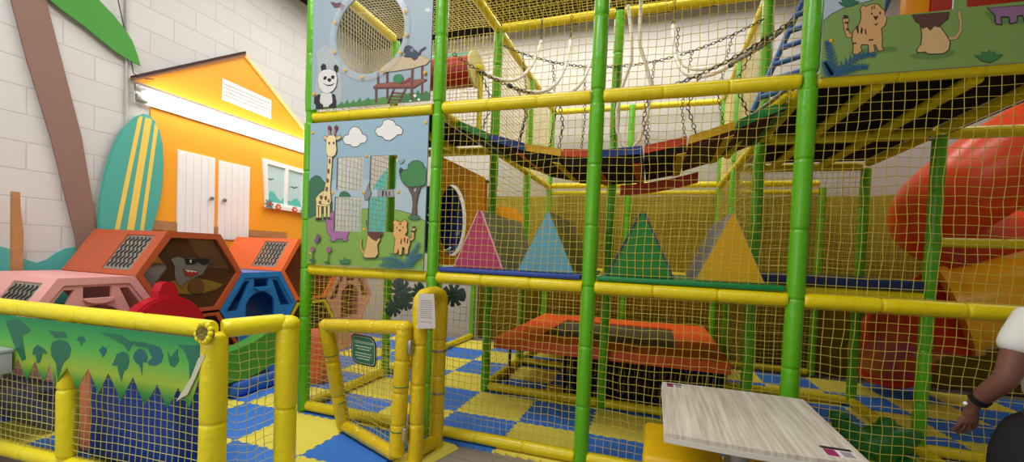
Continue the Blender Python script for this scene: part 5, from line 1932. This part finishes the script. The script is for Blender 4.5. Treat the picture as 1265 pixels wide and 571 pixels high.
# ------------------------------------------------------------------ trampoline
t = thing('trampoline', 'low rectangular trampoline with red orange padded rim and black mat', 'trampoline', (2.35, 2.3, .016))
TR = mat('trampoline_red', (236, 92, 34), .5, .4, .06, 5)
z = .55
outer = [(1.25, 1.24), (3.44, 1.24), (3.44, 3.42), (1.25, 3.42)]
inner = [(1.64, 1.72), (3.02, 1.66), (3.02, 2.92), (1.66, 2.95)]
for k in range(4):
    a, b, c, d = outer[k], outer[(k + 1) % 4], inner[(k + 1) % 4], inner[k]
    m = MB().use(TR)
    m.plate([a, b, c, d], [], XY(z), -.035 if k % 2 == 0 else -.034, 0)
    e0 = Vector((b[0] - a[0], b[1] - a[1], 0)).normalized()
    n_ = Vector((e0.y, -e0.x, 0)) * .012
    A, B = Vector((a[0], a[1], z)), Vector((b[0], b[1], z))
    m.add([A, B, B + n_ - Vector((0, 0, .10)), A + n_ - Vector((0, 0, .10)), A + Vector((0, 0, -.02)) - n_, B + Vector((0, 0, -.02)) - n_, B - Vector((0, 0, .10)), A - Vector((0, 0, .10))],
          [(0, 1, 2, 3), (4, 7, 6, 5), (0, 3, 7, 4), (1, 5, 6, 2), (3, 2, 6, 7), (0, 4, 5, 1)])
    m.build('rim_pad', t)
m = MB().use(mat('jump_mat_black', (84, 78, 56), .7, .2, .1, 20)); m.plate(inner, [], XY(z - .03), 0, .012); m.build('jump_mat', t)
FR = mat('black_steel', (30, 30, 30), .5, .4)
m = MB().use(FR)
for k in range(4):
    a, b = outer[k], outer[(k + 1) % 4]
    m.tube([(a[0] * .97 + 2.35 * .03, a[1] * .97 + 2.3 * .03, z - .07), (b[0] * .97 + 2.35 * .03, b[1] * .97 + 2.3 * .03, z - .07)], .022, 8)
m.build('steel_frame', t)
for (x, y) in ((1.36, 1.42), (2.1, 1.36), (2.75, 1.36), (3.36, 1.42), (1.36, 3.3), (3.36, 3.3)):
    m = MB().use(FR); m.tube([(x, y, z - .07), (x, y, .016)], .018, 8); m.build('leg', t)
m = MB().use(mat('black_mesh_skirt', (34, 32, 24), .9, .1))
for k in range(32):
    x = 1.98 + k * .0455
    m.tube([(x, 1.31, z - .09), (x + .01 * sin(k), 1.31, .03)], .016, 4)
m.build('mesh_skirt', t)

# ------------------------------------------------------------------ tube slides
def slide(name, lab, pts, r, M, flange=()):
    t = thing(name, lab, 'tube slide', (pts[0][0], pts[0][1], min(p[2] for p in pts) - r), 'spiral tube slide sections')
    P_ = [Vector(p) for p in pts]
    sp = []
    for i in range(len(P_) - 1):
        p0, p1, p2, p3 = P_[max(i - 1, 0)], P_[i], P_[i + 1], P_[min(i + 2, len(P_) - 1)]
        for q in range(6):
            s = q / 6
            sp.append(.5 * ((2 * p1) + (p2 - p0) * s + (2 * p0 - 5 * p1 + 4 * p2 - p3) * s * s + (3 * p1 - p0 - 3 * p2 + p3) * s ** 3))
    sp.append(P_[-1])
    m = MB().use(M); m.tube(sp, r, 32); m.build('tube', t)
    for i in (0, len(sp) - 1):
        d = (sp[1] - sp[0] if i == 0 else sp[-1] - sp[-2]).normalized()
        f = MB().use(M); f.tube([sp[i] - d * .03, sp[i] + d * .03], r + .04, 32); f.build('flange', t)
    return t


ORS = mat('slide_orange_red', (236, 78, 34), .3, .5, .03, 4)
YES = mat('slide_yellow', (246, 176, 20), .3, .5, .03, 4)
RES = mat('slide_red', (206, 58, 30), .32, .5, .03, 4)
slide('tube_slide', 'big orange tube slide section curling down from the upper deck', [(6.7, 1.75, 3.02), (6.2, 1.76, 2.80), (5.72, 1.86, 2.50), (5.40, 2.1, 2.18), (5.42, 2.55, 1.96), (5.75, 2.85, 1.80), (6.1, 2.95, 1.70)], .37, ORS)
slide('tube_slide', 'yellow tube slide section on the right below the orange one', [(6.6, 1.85, 1.52), (6.0, 1.82, 1.36), (5.55, 1.85, 1.18), (5.32, 1.92, 1.09)], .36, YES)
slide('tube_slide', 'red tube slide section low behind the yellow one', [(5.24, 1.96, 1.05), (5.19, 2.08, .99), (5.2, 2.4, .83), (5.25, 2.8, .62), (5.35, 3.08, .45)], .34, RES)

# green soft ride-on seen through the net beside the table
t = thing('ride_on_toy', 'green plastic dinosaur-shaped ride-on inside the frame behind the table', 'ride-on toy', (4.25, .55, .016))
GT = mat('toy_green', (24, 104, 36), .4, .4, .05, 6)
m = MB().use(GT)
m.tube([(4.46, .55, .36), (4.36, .55, .33), (4.24, .55, .25), (4.12, .55, .25), (4.03, .55, .34), (4.02, .55, .40)], [.02, .09, .14, .11, .065, .055], 16)
m.ball((4.0, .55, .415), (.06, .05, .04), 14, 8)
m.build('body', t)
m = MB().use(GT)
m.tube([(4.27, .55, .34), (4.27, .55, .44)], [.08, .04], 12)
m.build('back_fin', t)
for x, y in ((4.13, .47), (4.13, .63), (4.34, .47), (4.34, .63)):
    m = MB().use(GT); m.tube([(x, y, .22), (x, y, .016)], [.06, .05], 12); m.build('leg', t)

# ------------------------------------------------------------------ table and stools
t = thing('cafe_table', 'square cafe table with pale wood-grain top in front of the net', 'table', (3.18, -.73, 0))
tm = mat('pale_wood_laminate', (214, 206, 194), .4, .5)
nt = tm.node_tree
g = nt.nodes.new('ShaderNodeTexCoord'); mp = nt.nodes.new('ShaderNodeMapping')
mp.inputs['Scale'].default_value = (30, 1.2, 1)
n1 = nt.nodes.new('ShaderNodeTexNoise'); n1.inputs['Scale'].default_value = 2.2; n1.inputs['Detail'].default_value = 5
rp = nt.nodes.new('ShaderNodeValToRGB')
rp.color_ramp.elements[0].position = .3; rp.color_ramp.elements[0].color = lin((180, 168, 152))
rp.color_ramp.elements[1].position = .68; rp.color_ramp.elements[1].color = lin((226, 219, 208))
nt.links.new(g.outputs['Object'], mp.inputs['Vector']); nt.links.new(mp.outputs[0], n1.inputs['Vector']); nt.links.new(n1.outputs['Fac'], rp.inputs[0])
nt.links.new(rp.outputs[0], nt.nodes['Principled BSDF'].inputs['Base Color'])
x0, x1, y0, y1 = 2.843, 3.522, -1.105, -.355
nb = 12
fr = [(x0 + (x1 - x0) * k / nb, y0 - .018 * sin(pi * k / nb)) for k in range(nb + 1)]
bk = [(x1 - (x1 - x0) * k / nb, y1 + .014 * sin(pi * k / nb)) for k in range(nb + 1)]
m = MB().use(tm); m.plate(fr + bk, [], XY(.722), 0, .018); m.build('table_top', t)
m = MB().use(mat('cream_edge', (214, 210, 198), .45, .4)); m.plate(outline(fr + bk, .003), [], XY(.702), 0, .0198); m.build('edge_band', t)
GM = mat('grey_table_metal', (150, 152, 154), .35, .5, metal=.5)
m = MB().use(GM); m.tube([(3.18, -.73, .03), (3.18, -.73, .70)], .04, 20); m.build('pedestal', t)
m = MB().use(GM); m.tube([(3.18, -.73, .0), (3.18, -.73, .012), (3.18, -.73, .03)], [.24, .24, .06], 32); m.build('base_plate', t)
m = MB().use(GM); m.box((2.98, -.75, .69), (3.38, -.71, .701)); m.box((3.16, -.93, .69), (3.20, -.53, .701)); m.build('bracket', t)


def sticker(cx, cy, lab, sc=1.0):
    q = thing('table_sticker', lab, 'sticker', (cx, cy, .7403))
    T = lambda u, v, w: (cx + u * sc, cy + v * sc, .7403 + w)
    m = MB().use(flat((226, 222, 222))); m.plate(rect(-.05, -.045, .05, .045), [], T, 0, .0004)
    m.use(flat((36, 30, 44))); m.plate(rect(-.05, .022, .05, .045), [], T, .0005, .0007)
    m.use(flat((150, 34, 96))); m.plate([(-.047, -.042), (-.008, -.042), (-.008, .02), (-.047, .02)], [], T, .0005, .0007)
    m.use(flat((150, 146, 152))); m.plate(rect(.006, -.036, .042, .014), [], T, .0005, .0007)
    m.build('print', q)


sticker(3.445, -1.03, 'magenta and grey sticker on the near corner of the cafe table')
sticker(2.905, -.41, 'small dark sticker on the far left corner of the cafe table', .8)
STY = mat('stool_yellow_vinyl', (222, 178, 10), .4, .5, .05, 6, .1, 20)
STW = mat('stool_white', (220, 216, 208), .5, .4)
for xa, xb, lab in ((2.762, 3.145, 'yellow cushioned white box stool at the table end nearest the gate'), (3.19, 3.575, 'yellow cushioned white box stool on the far side of the table leg')):
    q = thing('box_stool', lab, 'stool', ((xa + xb) / 2, -.455, 0))
    m = MB().use(STW); m.box((xa + .004, -.70, .0), (xb - .004, -.21, .375), .01); m.build('box_body', q)
    m = MB().use(STY); m.box((xa, -.705, .3755), (xb, -.205, .455), .03); m.build('cushion', q)

# ------------------------------------------------------------------ person at the edge
def skinned(name, chains, parent, M, sub=2):
    """continuous skinned figure from joint chains: list of [(pos, radius), ...]; equal positions are shared"""
    vs, es, rad, idx = [], [], [], {}
    for ch in chains:
        prev = None
        for p, r in ch:
            key = tuple(round(c, 4) for c in p)
            if key not in idx:
                idx[key] = len(vs); vs.append(key); rad.append(r)
            i = idx[key]
            if prev is not None and prev != i:
                es.append((prev, i))
            prev = i
    off = world_loc(parent)
    me = bpy.data.meshes.new(name)
    me.from_pydata([tuple(Vector(v) - off) for v in vs], es, [])
    o = bpy.data.objects.new(name, me)
    COL.objects.link(o)
    o.parent = parent
    md = o.modifiers.new('skin', 'SKIN')
    for i, d in enumerate(me.skin_vertices[0].data):
        rr = rad[i]
        d.radius = rr if isinstance(rr, tuple) else (rr, rr)
        d.use_root = (i == 0)
    sb = o.modifiers.new('sub', 'SUBSURF'); sb.levels = sub; sb.render_levels = sub
    bpy.context.view_layer.update()
    dg = bpy.context.evaluated_depsgraph_get()
    m2 = bpy.data.meshes.new_from_object(o.evaluated_get(dg))
    o.modifiers.clear()
    old = o.data
    o.data = m2
    bpy.data.meshes.remove(old)
    m2.materials.clear(); m2.materials.append(M)
    for p in m2.polygons:
        p.use_smooth = True
    return o


px, py = 4.395, -.56
t = thing('person', 'person in white T-shirt and black trousers standing by the net', 'person', (px, py, 0))
SKIN = mat('brown_skin', (118, 78, 66), .55, .35, .05, 10)
# facing the net: left shoulder toward -X
Pv = lambda x, y, z: (px + x, py + y, z)
sh, el, wr = Pv(-.165, .0, 1.235), Pv(-.235, -.03, .99), Pv(-.275, .07, .85)
rs_, re_, rw_ = Pv(.165, 0, 1.235), Pv(.225, -.01, .965), Pv(.25, .05, .745)


def hand(w, sgn):
    """palm, five fingers and a thumb, lightly curled, hanging from the wrist"""
    wx, wy, wz = w
    out = []
    palm = (wx - .004 * sgn, wy + .014, wz - .055)
    out.append([(w, (.024, .018)), ((wx - .002 * sgn, wy + .006, wz - .02), (.028, .017)), (palm, (.036, .015)), ((wx - .002 * sgn, wy + .022, wz - .085), (.034, .013))])
    kn = (wx - .002 * sgn, wy + .022, wz - .085)
    for k, ln in enumerate((.062, .072, .068, .052)):
        ox = (k - 1.5) * .018
        b0 = (kn[0] + ox, kn[1] + .002, kn[2] - .006)
        b1 = (kn[0] + ox, kn[1] + .012, kn[2] - ln * .5)
        b2 = (kn[0] + ox - .002 * sgn, kn[1] + .030, kn[2] - ln * .82)
        b3 = (kn[0] + ox - .003 * sgn, kn[1] + .048, kn[2] - ln)
        out.append([(kn, (.034, .013)), (b0, .0095), (b1, .009), (b2, .0085), (b3, .007)])
    tb = (wx - .004 * sgn, wy + .014, wz - .055)
    out.append([(tb, (.036, .015)), ((tb[0] + .026, tb[1] + .02, tb[2] - .008), .011), ((tb[0] + .034, tb[1] + .040, tb[2] - .032), .010), ((tb[0] + .03, tb[1] + .055, tb[2] - .052), .008)])
    return out


hipc = Pv(0, 0, .80)
bodych = [
    [(hipc, (.14, .10)), (Pv(0, 0, .92), (.13, .095)), (Pv(0, .0, 1.08), (.14, .10)), (Pv(0, 0, 1.22), (.13, .09)), (Pv(0, .01, 1.315), (.055, .055)), (Pv(0, .02, 1.37), (.05, .052))],
    [(Pv(0, 0, 1.22), (.13, .09)), (sh, .052), (Pv(-.20, -.012, 1.10), .05), (el, .043), (Pv(-.258, .02, .92), .039), (wr, .027)],
    [(Pv(0, 0, 1.22), (.13, .09)), (rs_, .052), (Pv(.195, -.006, 1.10), .046), (re_, .038), (Pv(.24, .02, .87), .036), (rw_, .024)],
    [(hipc, (.14, .10)), (Pv(-.09, 0, .72), .085), (Pv(-.10, .015, .42), .055), (Pv(-.10, -.01, .10), .04), (Pv(-.10, .02, .05), .04), (Pv(-.10, .13, .035), .03)],
    [(hipc, (.14, .10)), (Pv(.09, 0, .72), .085), (Pv(.10, .015, .42), .055), (Pv(.10, -.01, .10), .04), (Pv(.10, .02, .05), .04), (Pv(.10, .13, .035), .03)],
] + hand(wr, 1) + hand(rw_, -1)
skinned('body', bodych, t, SKIN, 2)
# head with face, hair and ears
hd = MB().use(SKIN)
hc = Vector(Pv(0, .03, 1.475))
vs, fs = [], []
for i in range(17):
    th = pi * i / 16
    for k in range(24):
        q = 2 * pi * k / 24
        x, y, z = .072 * sin(th) * cos(q), .092 * sin(th) * sin(q), .108 * cos(th)
        if z < 0:
            x *= 1 - .28 * (-z / .108) ** 1.5; y = y * (1 - .18 * (-z / .108) ** 2) + (.012 * (-z / .108) if y > 0 else 0)
        fy = max(0, sin(q)) * sin(th)
        nz = math.exp(-((z + .012) / .022) ** 2 - (x / .014) ** 2) * .024 * (fy > 0)
        ey = -math.exp(-((z - .012) / .012) ** 2 - ((abs(x) - .03) / .014) ** 2) * .010 * (fy > 0)
        mo = math.exp(-((z + .05) / .010) ** 2 - (x / .024) ** 2) * .006 * (fy > 0)
        vs.append(hc + Vector((x, y + nz + ey + mo, z)))
for i in range(16):
    for k in range(24):
        fs.append((i * 24 + k, (i + 1) * 24 + k, (i + 1) * 24 + (k + 1) % 24, i * 24 + (k + 1) % 24))
hd.add(vs, fs, True)
for sx in (-1, 1):
    hd.ball(hc + Vector((sx * .074, -.005, -.005)), (.01, .02, .03), 8, 6)
hd.use(flat((240, 238, 232)))
for sx in (-1, 1):
    hd.ball(hc + Vector((sx * .03, .075, .012)), (.012, .01, .008), 8, 6)
hd.use(INKDARK)
for sx in (-1, 1):
    hd.ball(hc + Vector((sx * .03, .0835, .012)), (.005, .003, .005), 6, 4)
hd.build('head', t)
hr = MB().use(mat('black_hair', (22, 18, 18), .6, .3, .2, 40, .6, 120))
vs, fs = [], []
for i in range(11):
    th = pi * .62 * i / 10
    for k in range(24):
        q = 2 * pi * k / 24
        tt = th * (1 if sin(q) < .2 else .68)
        vs.append(hc + Vector((.079 * sin(tt) * cos(q), .099 * sin(tt) * sin(q), .116 * cos(tt))))
for i in range(10):
    for k in range(24):
        fs.append((i * 24 + k, (i + 1) * 24 + k, (i + 1) * 24 + (k + 1) % 24, i * 24 + (k + 1) % 24))
hr.add(vs, fs, True)
hr.build('hair', t)
SHIRT = mat('white_tshirt', (226, 226, 222), .85, .15, .03, 10, .25, 14)
skinned('tshirt', [
    [(Pv(0, 0, .86), (.175, .125)), (Pv(0, 0, 1.0), (.165, .12)), (Pv(0, 0, 1.12), (.165, .12)), (Pv(0, 0, 1.225), (.155, .105)), (Pv(0, .005, 1.29), (.075, .07))],
    [(Pv(0, 0, 1.225), (.155, .105)), (Pv(-.155, 0, 1.238), (.072, .066)), (Pv(-.185, -.006, 1.16), (.072, .07)), (Pv(-.207, -.012, 1.085), (.070, .068))],
    [(Pv(0, 0, 1.225), (.155, .105)), (Pv(.155, 0, 1.238), (.072, .066)), (Pv(.185, -.004, 1.16), (.072, .07)), (Pv(.203, -.01, 1.085), (.070, .068))],
], t, SHIRT, 2)
PANT = mat('black_trousers', (40, 38, 42), .8, .2, .08, 10, .2, 14)
skinned('trousers', [
    [(Pv(0, 0, .80), (.165, .125)), (Pv(0, 0, .88), (.155, .115))],
    [(Pv(0, 0, .80), (.165, .125)), (Pv(-.145, .0, .68), (.135, .13)), (Pv(-.12, .01, .42), (.10, .10)), (Pv(-.11, -.005, .14), (.085, .085)), (Pv(-.11, 0, .09), (.085, .085))],
    [(Pv(0, 0, .80), (.165, .125)), (Pv(.11, .0, .68), (.115, .12)), (Pv(.115, .01, .42), (.095, .10)), (Pv(.11, -.005, .14), (.085, .085)), (Pv(.11, 0, .09), (.085, .085))],
], t, PANT, 2)
for sx in (-.10, .10):
    m = MB().use(mat('white_shoe', (210, 208, 204), .5, .4))
    m.tube([Pv(sx, -.05, .045), Pv(sx, -.02, .052), Pv(sx, .06, .048), Pv(sx, .14, .036), Pv(sx, .185, .03)], [.032, .045, .045, .036, .016], 14)
    m.build('shoe', t)
m = MB().use(mat('black_strap', (24, 24, 26), .5, .3))
d = (Vector(wr) - Vector(el)).normalized()
c = Vector(wr) - d * .035
m.tube([c - d * .012, c + d * .012], .037, 16); m.build('wrist_strap', t)
m = MB().use(mat('white_bead', (240, 240, 240), .2, .6)); m.ball(Vector(wr) + Vector((-.036, -.012, .0)), .009, 8, 6); m.build('bead', t)

# ------------------------------------------------------------------ light
def area(name, loc, size, power, col=(255, 252, 246), rot=(0, 0, 0)):
    l = bpy.data.lights.new(name, 'AREA')
    l.shape = 'RECTANGLE'; l.size, l.size_y = size
    l.energy = power
    l.color = lin(col)[:3]
    o = bpy.data.objects.new(name, l)
    o.location = loc
    o.rotation_euler = rot
    COL.objects.link(o)
    return o


area('ceiling_light_entrance', (.2, -2.3, 4.9), (2.6, 1.0), 125)
area('ceiling_light_cafe', (3.0, -3.3, 4.7), (2.6, 1.0), 55)
area('front_fill_light', (-.3, -5.85, 2.0), (4.2, 2.6), 60, (250, 252, 255), (radians(90), 0, 0))  # added fill lamp behind the camera, not a known window
area('ceiling_light_toddler', (-.9, 1.7, 4.9), (1.4, 3.0), 62)
area('ceiling_light_rear', (2.0, 3.0, 4.9), (4.5, .6), 80)
area('ceiling_light_slides', (6.6, 1.6, 4.9), (1.6, 2.5), 32)
area('ceiling_light_bridge', (1.9, .6, 4.9), (3.6, 1.2), 75)

w = bpy.data.worlds.new('hall_air')
S.world = w
w.use_nodes = True
w.node_tree.nodes['Background'].inputs[0].default_value = (.5, .5, .5, 1)
w.node_tree.nodes['Background'].inputs[1].default_value = .2

# ------------------------------------------------------------------ camera
yaw, pit, rol, F = .319, -.032, .042, 531.9
fwd = Vector((-sin(yaw) * cos(pit), cos(yaw) * cos(pit), sin(pit)))
rt = Vector((cos(yaw), sin(yaw), 0))
upv = rt.cross(fwd)
r2 = rt * cos(rol) + upv * sin(rol)
u2 = -rt * sin(rol) + upv * cos(rol)
cam = bpy.data.cameras.new('camera')
co = bpy.data.objects.new('camera', cam)
COL.objects.link(co)
M3 = Matrix((r2, u2, -fwd)).transposed().to_4x4()
M3.translation = Vector((2.77, -2.893, 1.417))
co.matrix_world = M3
cam.sensor_fit = 'HORIZONTAL'
cam.sensor_width = 36
cam.lens = F * 36 / 1265
cam.shift_y = 45.6 / 1265
cam.clip_start = .02
S.camera = co

vs_ = S.view_settings
S.display_settings.display_device = 'sRGB'
vs_.view_transform = 'Standard'
vs_.look = 'None'
vs_.gamma = 1
vs_.use_curve_mapping = False
vs_.exposure = 0.1
S.cycles.max_bounces = 10
S.cycles.transparent_max_bounces = 16
